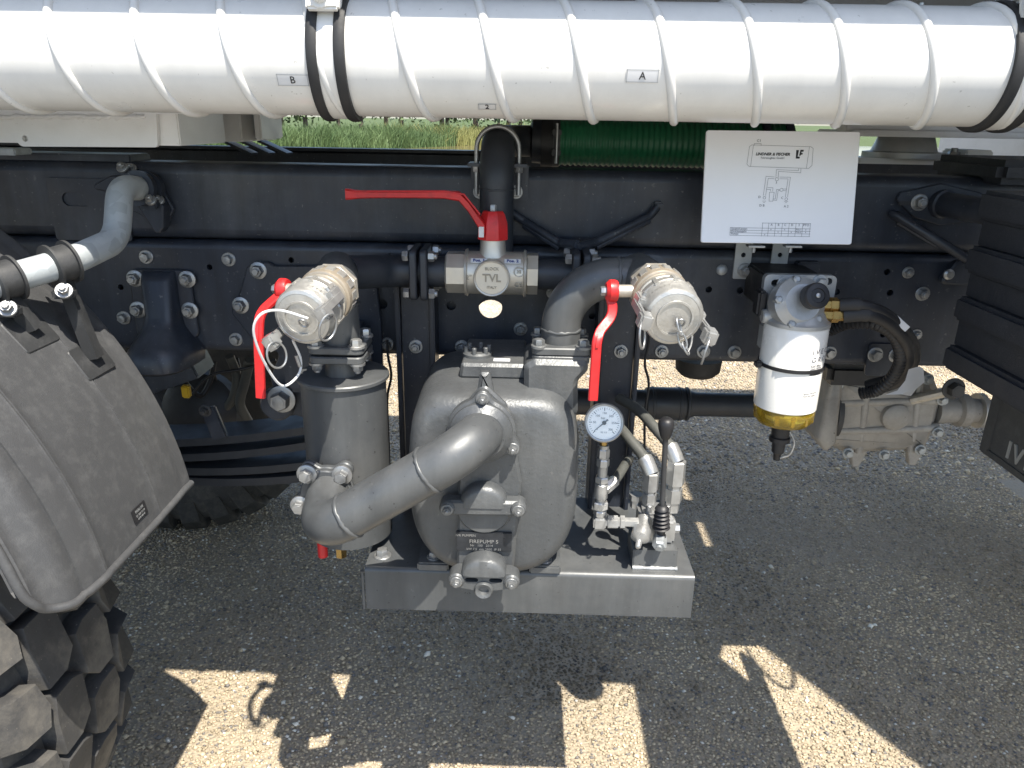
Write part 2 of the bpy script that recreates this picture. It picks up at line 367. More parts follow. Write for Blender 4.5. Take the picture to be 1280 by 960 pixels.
z = P[..., 2] * r[:, None] * .62 + x * tx[:, :1] + y * tx[:, 1:] + r[:, None] * .18
vtx = np.stack([x + cx[:, None], y + cy[:, None], z], -1).reshape(-1, 3)
fb = np.array([[0, 1, 4], [1, 2, 4], [2, 3, 4], [3, 0, 4], [1, 0, 5], [2, 1, 5], [3, 2, 5], [0, 3, 5]])
fs = (fb[None] + (np.arange(n) * 6)[:, None, None]).reshape(-1, 3)
k = np.random.rand(n, 1); tint = np.array([[.29, .235, .16]]) * (1 - k) + np.array([[.62, .505, .345]]) * k; tint = np.where(np.random.rand(n, 1) < .12, np.array([[.20, .185, .17]]), tint)
tint = np.where(np.random.rand(n, 1) < .03, np.array([[.75, .70, .60]]), tint)
def smooth_noise(x, y, f, seed):
    rs = np.random.RandomState(seed); out = np.zeros_like(x)
    for _ in range(14):
        a_ = rs.uniform(0, 6.28); k_ = f * rs.uniform(.5, 1.6); out += np.sin((x * np.cos(a_) + y * np.sin(a_)) * k_ + rs.uniform(0, 6.28))
    return out / 4.
nz = smooth_noise(cx, cy, 5, 3) + .5 * smooth_noise(cx, cy, 16, 4)
tint = tint * np.clip(1 + .16 * nz, .6, 1.25)[:, None]
for ox_, oy_, orr, st in ((.15, 1.75, .16, .55), (-.35, 2.1, .22, .35), (.75, 2.2, .3, .3), (.05, 2.5, .12, .5), (.42, 1.62, .05, .5), (.5, 1.7, .035, .5)):      # old oil drips
    q_ = np.sqrt((cx - ox_) ** 2 + (cy - oy_) ** 2) / orr + .25 * smooth_noise(cx, cy, 30, 5); tint = tint * (1 - st * np.clip(1.3 - q_, 0, 1))[:, None]
q_ = np.clip(1.2 - np.abs((cy - 2.62) + .12 * (cx - .6)) / .22 + .3 * smooth_noise(cx, cy, 9, 6), 0, 1) * np.clip((cx + .1) / .4, 0, 1)      # dusty wheel track
tint = tint * (1 - .55 * q_)[:, None] + np.array([[.34, .29, .225]]) * (.55 * q_)[:, None]
o = np_mesh('stone_chips', vtx, fs, tint_mat('stone_chip', .8), np.repeat(tint, 6, 0)); tag(o, 'small stone chips of the asphalt surface under the truck', 'stone chips', kind='stuff')
# reeds along the far shore, running obliquely away to the right
sh0, sh1 = np.array([-24., 21.6]), np.array([10., 91.])
def blades(n, lo, hi, z0, depth, wid, c0, c1, t0=0., t1=1.):
    t = np.random.uniform(t0, t1, n)[:, None]; p = sh0 + (sh1 - sh0) * t; d = np.array([-(sh1 - sh0)[1], (sh1 - sh0)[0]]) / np.linalg.norm(sh1 - sh0)
    p = p + d * (np.random.rand(n, 1) ** 1.3) * depth + np.random.normal(0, .15, (n, 2)); h = np.random.uniform(lo, hi, n) * (.78 + .16 * np.sin(t[:, 0] * 61) + .14 * np.sin(t[:, 0] * 143 + 1) + .1 * np.sin(t[:, 0] * 310)); wd = np.random.uniform(.5, 1.2, n) * wid
    a = np.random.uniform(-.6, .6, n); lx = np.random.normal(.06, .34, n) * h; ly = np.random.normal(0, .2, n) * h
    b0 = np.stack([p[:, 0] - wd * np.cos(a), p[:, 1] - wd * np.sin(a), np.full(n, z0)], -1); b1 = np.stack([p[:, 0] + wd * np.cos(a), p[:, 1] + wd * np.sin(a), np.full(n, z0)], -1)
    m0 = b0 + np.stack([lx * .35, ly * .35, h * .6], -1); m1 = b1 + np.stack([lx * .35, ly * .35, h * .6], -1); tp = (b0 + b1) / 2 + np.stack([lx, ly, h], -1)
    vtx = np.stack([b0, b1, m0, m1, tp], 1).reshape(-1, 3); fb = np.array([[0, 1, 3], [0, 3, 2], [2, 3, 4]]); fs = (fb[None] + (np.arange(n) * 5)[:, None, None]).reshape(-1, 3)
    k = np.clip(np.random.rand(n, 1) * .7 + .25 + .3 * np.sin(t * 97 + 2) * np.sin(t * 41), 0, 1); col = np.array([c0]) * (1 - k) + np.array([c1]) * k; return vtx, fs, np.repeat(col, 5, 0)
A_ = blades(26000, 1.0, 1.75, -.45, 6, .022, (.045, .085, .03), (.13, .19, .075), .05, .54); o = np_mesh('reeds', *A_[:2], tint_mat('reed_leaf', .55), A_[2]); tag(o, 'tall green reeds along the pond shore', 'reeds', kind='stuff')
A_ = blades(8000, 1.0, 1.7, -.45, 6, .03, (.15, .16, .05), (.28, .27, .10), .52, .95); o = np_mesh('pale_reeds', *A_[:2], tint_mat('pale_reed_leaf', .55), A_[2]); tag(o, 'yellowish reeds at the far end of the pond shore', 'reeds', kind='stuff')
# trees behind the reeds
def crown(bm):
    for _ in range(1700):
        t = random.gauss(0, .42); a = random.uniform(0, 2 * PI); rr = abs(random.gauss(0, 1.5)) + .2; p = V((rr * math.cos(a), rr * math.sin(a), 5.2 + t * 4.2 + .5 * math.sin(3 * a)))
        u = V((random.gauss(0, 1), random.gauss(0, 1), random.gauss(0, 1))).normalized(); v = u.orthogonal().normalized(); s = random.uniform(.13, .3)
        bm.faces.new([bm.verts.new(p + q) for q in (u * s, v * s * .6, -u * s, -v * s * .6)])
    return leafM
def trunk(bm):
    sweep(bm, spline([(0, 0, -.4), (.1, 0, 1.5), (-.05, .1, 3.4), (.1, 0, 6)], 4), [.22 - .012 * i for i in range(13)], 9)
    for k in range(6):
        a = k * 2.1; z0 = 2.6 + .45 * k; sweep(bm, [(0, 0, z0), (.7 * math.cos(a), .7 * math.sin(a), z0 + .6), (1.4 * math.cos(a), 1.4 * math.sin(a), z0 + 1.5)], [.08, .055, .02], 6)
    return barkM
cm, tm = shared(('crown',), crown), shared(('trunk',), trunk)
for i in range(22):
    t = .06 + .041 * i + random.uniform(-.01, .01); p = sh0 + (sh1 - sh0) * t + np.array([-1, 1]) * random.uniform(5, 8)
    T = thing('broadleaf_tree', 'dark leafy tree standing in the row behind the pond reeds', 'tree', (p[0], p[1], -.1), 'trees behind the reeds')
    for nm, me in (('trunk', tm), ('crown', cm)):
        c = bpy.data.objects.new(nm, me); COL.objects.link(c); c.parent = T; s = random.uniform(.85, 1.25); c.scale = (s, s, s); c.rotation_euler.z = random.uniform(0, 6)
# ============================================================ chassis rails
FR = 1.42
zb, zs, zt = at(640, 448, FR).z, at(640, 308, FR).z, at(640, 211, FR).z
def c_rail(bm, x0, x1, z0, z1, y, th=.008, rad=.016, fl=.075, holes=(), back=1):
    "C section rail, web facing -y, flanges going back (+y)"
    outer = [(x0, z0 + rad), (x1, z0 + rad), (x1, z1 - rad), (x0, z1 - rad)]
    t = B(); holed(t, outer, list(holes), (0, y + th * back, 0), X_, Z_, th); merge(bm, t)
    for zc, s in ((z0 + rad, -1), (z1 - rad, 1)):
        pr = []
        for r_ in (rad, rad - th):
            pr.append([(y + (rad - r_ * math.cos(a)) * back, zc + s * r_ * math.sin(a)) for a in [PI / 2 * i / 6 for i in range(7)]] + [(y + fl * back, zc + s * r_)])
        poly = pr[0] + pr[1][::-1]
        loft(bm, [[V((x, p[0], p[1])) for p in poly] for x in (x0, x1)])
def fr(px, py): p = at(px, py, FR); return (p.x, p.z)
hl = []
for px, py, r in ((151, 359, 3.6), (262, 334, 3.6), (364, 325, 3.6), (478, 380, 6.5), (564, 382, 6.), (613, 384.5, 14.6), (886, 362, 4.2), (925, 363, 4.2), (1046, 365, 4), (1109, 340, 4), (1112.5, 366, 4), (1104, 418, 4), (690, 395, 4), (740, 395, 4)):
    x, z = fr(px, py); hl.append(circ(x, z, r * mpp(at(px, py, FR)), 20 if r < 10 else 32))
low = thing('lower_frame_rail', 'deep blue black lower chassis rail with bolt heads and a round hole', 'frame rail', (0, FR, zb))
bm = B(); c_rail(bm, -3, 2.2, zb, zs - .001, FR, holes=hl); part('rail', bm, frameP, low, 30)
bm = B(); x, z = fr(613, 397); holed(bm, [(-3, zb + .02), (2.2, zb + .02), (2.2, zs - .02), (-3, zs - .02)], [circ(x, z, .03, 32)], (0, FR + .03, 0), X_, Z_, .006); part('inner_liner', bm, frameP, low, 30)
bolts = [(183, 321), (286, 324), (155, 397), (295, 424), (577, 433), (613, 432), (650.6, 411), (650, 433), (690, 366), (484, 430), (827, 439), (879, 439), (918, 440), (1037, 441), (1135, 340.6), (1153, 367), (1145, 418)]
for px, py in bolts:
    small = (px, py) in ((1135, 340.6), (1145, 418), (690, 366))
    bolt(low, at(px, py, FR), af=.0135 if small else .0165, stud=px not in (183, 286, 155, 295, 879, 918, 1037))
bm = B(); lathe(bm, at(902, 337, FR), (0, -1, 0), [(-.002, .0105), (.003, .0105), (.006, .008), (.0075, .004)], 20); part('rivet', bm, zincD, low)
# small folded bracket and plate on the rail behind the fuel filter
bm = B(); p = at(1002, 327, FR); prism(bm, rpoly([(0, 0), (.085, .004), (.125, -.03), (.02, -.034)], .004), p + V((0, .004, 0)), X_, (0, -.8, -.15), .004); boxp(bm, p + V((-.012, -.02, -.05)), p + V((.03, .004, .003)), .003); part('folded_bracket', bm, frameP, low)
bm = B(); x0, z1 = fr(1086, 428); x1, z0 = fr(1134, 470); prism(bm, rpoly([(x0, z0), (x1, z0), (x1, z1), (x0, z1)], .008), (0, FR, 0), X_, Z_, .006, .001); hp = part('gusset_plate', bm, frameP, low)
for q in ((1094, 443), (1120, 444)): bolt(low, at(*q, FR - .006), af=.018, stud=False)

upp = thing('upper_frame_rail', 'smooth blue black upper subframe rail above the bolted rail', 'frame rail', (0, FR, zs))
bm = B(); c_rail(bm, -3, 1.05, zs + .001, zt, FR + .001, rad=.02); part('rail', bm, frameP, upp, 30)
bm = B(); x0, z1 = fr(58, 222); x1, z0 = fr(168, 309); sx, sz = fr(97, 249)
holed(bm, rpoly([(x0, z0 + .012), (x1, z0 + .012), (x1, z1), (x0, z1)], .006), [slot(sx, sz, .03, .0125)], (0, FR + .001, 0), X_, Z_, .005); part('doubler_plate', bm, frameP, upp, 30)
bm = B(); x0, z1 = fr(-200, 196); x1, z0 = fr(160, 204); boxp(bm, (x0, FR + .012, zt - .004), (x1, FR + .09, zt + .012), .003); part('cover_strip', bm, frameP, upp)

far = thing('far_frame_rail', 'black far chassis rail seen over the near rail top', 'frame rail', (0, 2.2, zb))
bm = B(); c_rail(bm, -3, 2.2, zs - .05, zt + .004, 2.2, back=-1); c_rail(bm, -3, 2.2, zb + .1, zs - .052, 2.2, back=-1); part('rail', bm, frameP, far, 30)
for i, x in enumerate((-2.2, -.75, .62, 1.6)):
    bm = B(); cyl(bm, (x, FR + .009, zs - .05), (x, 2.192, zs - .05), .045, n=24); o = part('cross_tube', bm, frameP, far)
# spring hanger casting on the rail
hg = thing('spring_hanger_bracket', 'cast black spring hanger bolted to the rail by four bolts beside the mudguard', 'bracket', at(203, 470, FR))
x0, z1 = fr(161, 335); x1, z0 = fr(251, 415)
bm = B(); prism(bm, rpoly([(x0, z0 - .01), (x1, z0 - .01), (x1 - .004, z1), (x0 + .004, z1)], .014), (0, FR, 0), X_, Z_, .01, .002); part('back_plate', bm, frameP, hg)
xm = (x0 + x1) / 2; wd = (x1 - x0) * .27
bm = B(); rings = []
for z, w, d in ((z1 - .003, 1, .012), (z1 - .02, 1, .03), (z0 + .04, 1, .034), (z0 + .015, 1.15, .05), (z0 - .01, 1.6, .085), (z0 - .03, 2.0, .1), (z0 - .055, 1.9, .1), (z0 - .062, 1.6, .09)):
    rings.append([V((xm - wd * w + 2 * wd * w * t, FR - .008 - d * max(0., 1 - abs(2 * t - 1) ** 3.5) ** .5, z)) for t in [i / 14 for i in range(15)]] + [V((xm + wd * w, FR + .002, z)), V((xm - wd * w, FR + .002, z))])
loft(bm, rings); part('channel', bm, frameP, hg, 50)
for q in ((169, 348), (234, 349), (173, 387), (237.5, 388)): bolt(hg, at(*q, FR - .01), af=.02)
# second bracket with big bolt behind the strainer
hb = thing('shackle_bracket', 'black rounded shackle bracket with one large bolt behind the strainer', 'bracket', at(400, 515, FR))
pl = [at(*q, FR) for q in ((312, 331), (336, 326), (345, 331), (470, 331), (478, 400), (480, 470), (440, 512), (385, 520), (352, 512), (340, 470), (352, 440), (315, 418), (291, 388), (300, 372))]
bm = B(); prism(bm, rpoly([(p.x, p.z) for p in pl], .012), (0, FR, 0), X_, Z_, .012, .002); part('plate', bm, frameP, hb)
a, b = at(362, 395, FR), at(470, 480, FR); bm = B(); boxp(bm, (a.x, FR - .07, b.z), (b.x, FR - .011, a.z), .012); part('pocket', bm, frameP, hb)
bm = B(); lathe(bm, at(352, 499, FR) + V((0, -.012, 0)), (0, -1, 0), [(0, .034), (.02, .034), (.024, .03)], 32); part('boss', bm, frameP, hb)
bolt(hb, at(352, 499, FR - .036), af=.034, stud=False)
for q in ((323, 338), (301, 381.5)): bolt(hb, at(*q, FR - .012), af=.02)
# V struts on the upper rail
for lab, q in (('thin black strut with flattened end sloping down towards the three way valve', ((634, 262), (655, 276), (700, 304), (722, 306))), ('thin black strut with flattened end rising right of the valve flange', ((822, 258), (812, 270), (745, 303), (722, 309)))):
    T = thing('strut', lab, 'strut', at(*q[-1], FR - .06), 'struts on the upper rail')
    bm = B(); d = [.008, .012, .05, .09]; sweep(bm, fillet([at(x, y, FR - k) for (x, y), k in zip(q, d)], .02, 4), .0082, 12); part('rod', bm, frameP, T)
    bm = B(); sweep(bm, [at(q[1][0], q[1][1] + 6, FR - .014), at(q[2][0], q[2][1] + 6, FR - .05)], .006, 8); part('rib', bm, frameP, T)
    bm = B(); box(bm, at(*q[0], FR - .006), (.02, .014, .018), .004); part('end_lug', bm, frameP, T)

# ============================================================ tank, storage tube, consoles
tk = thing('tank', 'tanker body with shade put into its grey colour, seen only as a strip above the storage tube', 'tank', (0, 1.75, 1.62))
bm = B(); rings = []
for x, s in ((-2.8, .82), (-2.74, .95), (-2.62, 1), (1.0, 1), (1.1, .95), (1.16, .82)):
    rings.append([V((x, 1.75 + .9 * s * math.copysign(abs(math.cos(a)) ** .82, math.cos(a)), 2.2 + .6 * s * math.copysign(abs(math.sin(a)) ** .82, math.sin(a)))) for a in [2 * PI * i / 56 for i in range(56)]])
loft(bm, rings); part('barrel', bm, tankP, tk, 40)
for x in (-2.0, -.75, .55):
    bm = B(); boxp(bm, (x - .05, 1.30, 1.52), (x + .05, 2.25, 1.72), .01); part('saddle', bm, whiteM, tk)
cab = thing('driver_cab', 'white truck cab beside the ribbed box, beyond the right picture edge', 'cab', (2.1, 1.75, .8))
bm = B(); pl = rpoly([(1.5, .95), (1.62, .72), (3.3, .72), (3.3, 2.5), (3.1, 2.95), (1.5, 2.95)], .06); prism(bm, pl, (0, 2.95, 0), X_, Z_, 2.35, .05); part('body', bm, whiteM, cab)
bm = B(); prism(bm, rpoly([(2.2, 1.9), (3.05, 1.9), (2.9, 2.6), (2.2, 2.6)], .05), (0, .605, 0), X_, Z_, .02, .004); part('side_window', bm, glass, cab)
pc = at(640, 76, 1.1); PY, PZ, PR = 1.1, pc.z, .0745
tube = thing('storage_tube', 'long white suction hose storage tube with spiral ribs', 'tube', (0, PY, PZ - PR))
bm = B(); lathe(bm, (-2.2, PY, PZ), X_, [(0, PR), (3.12, PR)], 96); part('tube_wall', bm, white, tube, 40)
pitch = at(592, 9, PY).x; xt = [at(592, 9, PY).x + .0]
pt = (at(1122, 12, PY).x - at(78, 5, PY).x) / 10
bm = B(); pts = []; x0 = at(592, 9, PY).x - 14 * pt; n = 27 * 40 - 6
for i in range(n + 1):
    a = PI / 2 - 2 * PI * i / 40        # top, then towards the camera, then the bottom
    pts.append(V((x0 + pt * i / 40, PY - PR * math.cos(a + 0) * 1.0, PZ + PR * math.sin(a))))
sweep(bm, pts, .006, 10); part('spiral_rib', bm, white, tube, 60)
bm = B(); lathe(bm, (.92, PY, PZ), X_, [(-.03, PR + .0005), (-.03, PR + .006), (.012, PR + .006), (.016, PR), (.016, .001)], 64); part('end_cap', bm, rubber, tube)
def on_tube(px, py):
    p = at(px, py, PY - PR * .8)
    for _ in range(6):
        s = max(-.999, min(.999, (p.z - PZ) / PR)); p = at(px, py, PY - PR * math.sqrt(1 - s * s))
    return p
def tube_label(px, py, w, h, s, size):
    p = on_tube(px, py); a0 = math.asin((p.z - PZ) / PR); k = mpp(p); w *= k; h *= k / 1.0; da = h / PR / 2
    def cy(x, a, r): return V((p.x + x, PY - r * math.cos(a), PZ + r * math.sin(a)))
    out = rpoly([(-w / 2, -h / 2), (w / 2, -h / 2), (w / 2, h / 2), (-w / 2, h / 2)], h * .22, 3)
    bm = B(); g = []
    rows = 9
    for j in range(rows):
        v = -h / 2 + h * j / (rows - 1); ins = 0 if 0 < j < rows - 1 else .0012
        g.append([[bm.verts.new(cy(-w / 2 + ins + (w - 2 * ins) * i / 4, a0 + v / PR, PR + r)) for i in range(5)] for r in (.0007,)][0])
    for j in range(rows - 1):
        for i in range(4): bm.faces.new((g[j][i], g[j][i + 1], g[j + 1][i + 1], g[j + 1][i]))
    L = part('label_sticker', bm, sticker, tube)
    bm = B(); e = .0006
    for j in range(rows - 1):
        for sx in (-1, 1):
            x = sx * (w / 2 - .0012); q = [(x - e / 2, j), (x + e / 2, j), (x + e / 2, j + 1), (x - e / 2, j + 1)]
            bm.faces.new([bm.verts.new(cy(a, a0 + (-h / 2 + h * b / (rows - 1)) / PR, PR + .001)) for a, b in q])
    for v in (-h / 2 + .001, h / 2 - .001):
        bm.faces.new([bm.verts.new(cy(a, a0 + b / PR, PR + .001)) for a, b in ((-w / 2, v - e / 2), (w / 2, v - e / 2), (w / 2, v + e / 2), (-w / 2, v + e / 2))])
    part('label_border', bm, zincD, L)
    text(L, s, size * k, None, X_, Z_, ink, th=.0002, wrapf=lambda q: cy(q.x, a0 + q.y / PR, PR + .0012 + q.z))
tube_label(366, 100, 40, 15, 'B', 12.5); tube_label(803, 95, 41, 16, 'A', 13); tube_label(609, 133, 23, 11, '2', 11)
bm = B(); lathe(bm, at(1118, 150, PY) + V((0, 0, .008)), (0, 0, -1), [(0, .006), (.008, .0065), (.012, .004)], 14); part('drain_stub', bm, white, tube)
bm = B(); lathe(bm, at(1150, 14, PY + .02) + V((0, 0, -.01)), (0, 0, 1), [(0, .006), (.012, .006), (.013, .004), (.02, .004)], 12); part('vent_nipple', bm, zinc, tube)
def clamp(px, label, full=True):
    xa = at(px, 95, PY - PR).x
    T = thing('tube_clamp', label, 'clamp', (xa, PY, PZ + PR))
    bm = B(); lathe(bm, (xa - .011, PY, PZ), X_, [(0, PR + .001), (.0, PR + .004), (.022, PR + .004), (.022, PR + .001)], 80, cap=False); part('band', bm, white, T, 40)
    for dx in (-.0175, .0175):
        bm = B(); lathe(bm, (xa + dx - .0068, PY, PZ), X_, [(0, PR), (0, PR + .006), (.003, PR + .0075), (.0106, PR + .0075), (.0136, PR + .006), (.0136, PR)], 80, cap=False); part('rubber_strip', bm, rubber, T, 40)
    yb = PY - PR * .78; zq = PZ + PR * .62
    bm = B(); box(bm, (xa, yb - .012, zq + .022), (.042, .012, .04), .003, Matrix.Rotation(R(-18), 3, 'X')); box(bm, (xa, yb + .004, zq + .024), (.040, .010, .040), .003, Matrix.Rotation(R(-18), 3, 'X')); part('lug', bm, white, T)
    bolt(T, (xa - .002, yb - .018, zq + .018), (0, -1, .3), af=.017, stud=False, m=white)
    bm = B(); boxp(bm, (xa - .014, PY - .05, PZ + PR), (xa + .016, PY + .02, PZ + PR + .14), .004); part('hanger', bm, whiteM, T)
    return T
clamp(409, 'white pipe clamp with two black rubber strips beside sticker B')
clamp(1288, 'pipe clamp with black rubber strips on the tube above the ribbed box')
# second storage tube behind
t2 = thing('rear_storage_tube', 'second white spiral tube mostly hidden behind the front storage tube', 'tube', (0, 1.42, PZ))
bm = B(); lathe(bm, (-2.2, 1.33, PZ + .006), X_, [(0, .0765), (3.1, .0765)], 64); part('tube_wall', bm, white, t2, 40)
bm = B(); sweep(bm, [V((-1.5 + pt * i / 24, 1.33 - .0765 * math.cos(PI / 2 - 2 * PI * i / 24), PZ + .006 + .0765 * math.sin(PI / 2 - 2 * PI * i / 24))) for i in range(24 * 24)], .0045, 6); part('spiral_rib', bm, white, t2, 60)
# white console plates under the tank, left
cs = thing('tank_console', 'white welded tank support console left of the reeds view', 'bracket', at(100, 185, 1.3))
pl = [at(*q, 1.3) for q in ((-260, 120), (236, 120), (236, 142), (198, 143), (200, 184), (30, 183), (16, 166), (-260, 164))]
bm = B(); h = at(35, 173, 1.3); holed(bm, rpoly([(p.x, p.z) for p in pl], [.001, .001, .001, .001, .006, .01, .01, .001]), [circ(h.x, h.z, .005, 14)], (0, 1.3, 0), X_, Z_, .008); part('front_plate', bm, whiteM, cs, 30)
a, b = at(199, 125, 1.32), at(232, 182, 1.32); bm = B(); boxp(bm, (a.x - .3, 1.302, a.z), (b.x, 1.5, b.z), .002); part('box_section', bm, whiteM, cs)
a, b = at(232, 125, 1.38), at(243, 183, 1.38); bm = B(); boxp(bm, (a.x, 1.31, a.z), (b.x, 1.52, b.z + .004), .004); part('end_flange', bm, whiteM, cs)
bm = B(); p0, p1 = at(-40, 146, 1.287), at(180, 146, 1.287); sweep(bm, [p0.lerp(p1, i / 60) + V((0, .004, .0015 * random.uniform(-1, 1))) for i in range(61)], [.0035 * random.uniform(.7, 1.3) for i in range(61)], 8); part('weld_seam', bm, whiteM, cs, 60)
c2 = thing('cross_bearer', 'grey shaded cross bearer behind the white console', 'bracket', at(300, 178, 1.7))
a, b = at(235, 120, 1.7), at(324, 176, 1.7); bm = B(); boxp(bm, (a.x, 1.6, a.z), (b.x, 1.72, b.z), .003); part('beam', bm, whiteM, c2)
a, b = at(324, 120, 1.7), at(349, 175, 1.7); bm = B(); boxp(bm, (a.x, 1.66, a.z), (b.x - .012, 1.73, b.z), .003); boxp(bm, (b.x - .014, 1.59, a.z), (b.x, 1.73, b.z + .003), .003); part('end_plate', bm, whiteM, c2)
# flat spring ends on the rail behind
for i in range(3):
    p = at(300 + 22 * i, 184, 1.9); bm = B(); box(bm, p, (.075, .05, .006), .001, Matrix.Rotation(R(24), 3, 'Y')); tag(part('spring_leaf_end', bm, frameP), 'short slanted blue black strip lying above the rail under the cross bearer', 'strip', 'slanted strips above the rail')
# right console beam with rubber mount
cr = thing('tank_side_beam', 'pale grey tank side beam above the rubber mount on the right', 'beam', at(1150, 178, 1.62))
a, b = at(1062, 120, 1.62), at(1400, 176, 1.62); bm = B(); boxp(bm, (a.x, 1.62, a.z + .12), (1.5, 1.68, b.z + .01), .004); boxp(bm, (a.x + .01, 1.60, b.z), (1.5, 1.80, b.z + .012), .003); part('beam', bm, whiteM, cr)
mt = thing('rubber_mount', 'white and grey conical tank mount standing on the rail beside the board', 'mount', at(1125, 196, 1.75))
p = at(1128, 197, 1.75); bm = B(); lathe(bm, p, Z_, [(0, .085), (.012, .085), (.014, .068), (.05, .055), (.058, .06)], 32); part('cone', bm, silverC, mt)
bm = B(); lathe(bm, p + V((0, 0, .056)), Z_, [(0, .064), (.008, .064)], 24); part('top_washer', bm, zincD, mt)
bm = B(); boxp(bm, p + V((-.12, -.06, -.012)), p + V((.19, .06, 0)), .004); boxp(bm, p + V((.11, -.05, 0)), p + V((.17, .05, .02)), .004); part('base_plate', bm, whiteM, mt)
bolt(mt, p + V((.095, -.03, .0)), (0, 0, 1), af=.022)
# ============================================================ mounting posts and pump tray
PZT = at(640, 713, 1.125).z                               # tray top
tray = thing('pump_tray', 'grey folded steel tray hung on two posts carrying the pump', 'tray', (0, 1.26, PZT - .09))
xl, xr = at(456, 705, 1.125).x, at(868, 722, 1.125).x
bm = B(); yf = 1.12; rr = .009; outp = [(1.40, PZT), (yf + rr, PZT)] + [(yf + rr - rr * math.sin(a), PZT - rr + rr * math.cos(a)) for a in [PI / 2 * i / 8 for i in range(1, 9)]] + [(yf, PZT - .085)]
inp = [(yf + .005, PZT - .085)] + [(yf + rr - (rr - .005) * math.sin(a), PZT - rr + (rr - .005) * math.cos(a)) for a in [PI / 2 * i / 5 for i in range(5, -1, -1)]] + [(1.40, PZT - .005)]
loft(bm, [[V((x, y, z + dz)) for y, z in outp + inp] for x, dz in ((xl, 0), (xl + .3, .0006), (xr, 0))]); part('folded_sheet', bm, greyP, tray)
for x in (xl, xr - .006):
    bm = B(); boxp(bm, (x, 1.1285, PZT - .08), (x + .006, 1.395, PZT - .0065), .001); part('side_lip', bm, greyP, tray)
bm = B(); sweep(bm, [V((xl - .004, 1.119, PZT - .005 - .078 * i / 14)) for i in range(15)], [.003 * random.uniform(.7, 1.3) for i in range(15)], 8); part('weld_seam', bm, greyP, tray, 60)
bolt(tray, at(478, 690, 1.16) * 1 + V((0, 0, PZT - at(478, 690, 1.16).z)), Z_, af=.019, stud=False)
for (pa, pb), lab in (((497, 545), 'black channel post with one bolt between strainer and pump'), ((745, 799), 'black channel post behind the red lever and gauge')):
    x0, x1 = at(pa, 430, 1.37).x, at(pb, 430, 1.37).x
    T = thing('mounting_post', lab, 'post', ((x0 + x1) / 2, 1.39, PZT), 'posts carrying the pump tray')
    zt_ = at(520, 352, 1.37).z
    bm = B(); boxp(bm, (x0 + .010, 1.365, PZT - .02), (x1 - .010, 1.372, zt_ + .02), .002); part('web', bm, frameP, T)
    for x in (x0, x1 - .009):
        bm = B(); boxp(bm, (x, 1.352, PZT - .03), (x + .009, 1.419, zt_ + .02), .002); part('flange', bm, frameP, T)
    bolt(T, at((pa + pb) / 2 - 1 if pa < 600 else 776, 433 if pa < 600 else 439, 1.365), af=.0165)
    bm = B(); p = at(pa - 12 if pa < 600 else 812, 300, 1.405)
    q = [at(x, y, 1.40) for x, y in (((484, 425), (485, 445), (489, 470), (484, 500), (486, 560), (488, 640)) if pa < 600 else ((811, 380), (811, 425), (806, 455), (811, 480), (806, 520), (806, 590)))]
    sweep(bm, spline(q, 5), .0026, 8); tag(part('black_cable', bm, rubberB), 'thin black cable hanging beside the ' + ('left post near the strainer' if pa < 600 else 'post behind the gauge'), 'cable')
# ============================================================ pump
PXc = at(617, 590, 1.13).x; pw = .145
pump = thing('water_pump', 'grey cast iron self priming water pump with rounded square body', 'pump', (PXc, 1.24, PZT))
z0, z1 = PZT + .012, at(617, 447, 1.25).z
def pring(Y, s, top=1., inset=0.):
    out = []; zc = (z0 + z1) / 2 - .012; H = (z1 - z0) / 2
    for i in range(72):
        a = 2 * PI * i / 72; c, s_ = math.cos(a), math.sin(a); e = .40 if s_ > 0 else .56
        x = math.copysign(abs(c) ** e, c); z = math.copysign(abs(s_) ** e, s_)
        wx = pw * (1 - .07 * max(0, z) ** 2 - .17 * max(0, -z) ** 2.2)
        out.append(V((PXc + wx * s * x - (0.012 if z < -.5 else 0) * 0, Y, zc + .012 * 0 + H * (s if s < 1 else 1) * z + (1 - s) * .0)))
    return out
bm = B(); loft(bm, [pring(1.092, .80), pring(1.0945, .86), pring(1.102, .925), pring(1.118, .97), pring(1.15, .992), pring(1.22, 1), pring(1.32, 1), pring(1.345, .98), pring(1.36, .93)]); body = part('body', bm, castP, pump, 60)
# flat front panel
def fpoly(pts, Y): return [(at(*q, Y).x, at(*q, Y).z) for q in pts]
bm = B(); prism(bm, rpoly(fpoly([(571, 725), (573, 600), (580, 505), (605, 478), (634, 505), (652, 600), (641, 725)], 1.085), .012), (0, 1.092, 0), X_, Z_, .013, .004); part('front_panel', bm, castP, pump)
# inlet flange with three lugs
ic = at(602, 537, 1.075); kk = mpp(ic)
def lug_poly(c, r, lugs, rl, n=90):
    out = []
    for i in range(n):
        a = 2 * PI * i / n; rad = r
        for la, lr in lugs:
            d = (a - la + PI) % (2 * PI) - PI; y = lr * math.sin(d)
            if abs(d) < 1.2 and abs(y) < rl: rad = max(rad, lr * math.cos(d) + math.sqrt(rl * rl - y * y))
        out.append((c.x + rad * math.cos(a), c.z + rad * math.sin(a)))
    for _ in range(2): out = [tuple((np.array(out[i - 1]) + 2 * np.array(out[i]) + np.array(out[(i + 1) % n])) / 4) for i in range(n)]
    return out
LA = [R(88), R(-28), R(208)]
bm = B(); prism(bm, lug_poly(ic, .054, [(a, .056) for a in LA], .0125), (0, 1.085, 0), X_, Z_, .022, .004); ifl = part('inlet_flange', bm, castP, pump)
bm = B(); lathe(bm, (ic.x, 1.066, ic.z), (0, -1, 0), [(0, .050), (.008, .049), (.014, .042), (.018, .038)], 40); part('inlet_collar', bm, castP, ifl)
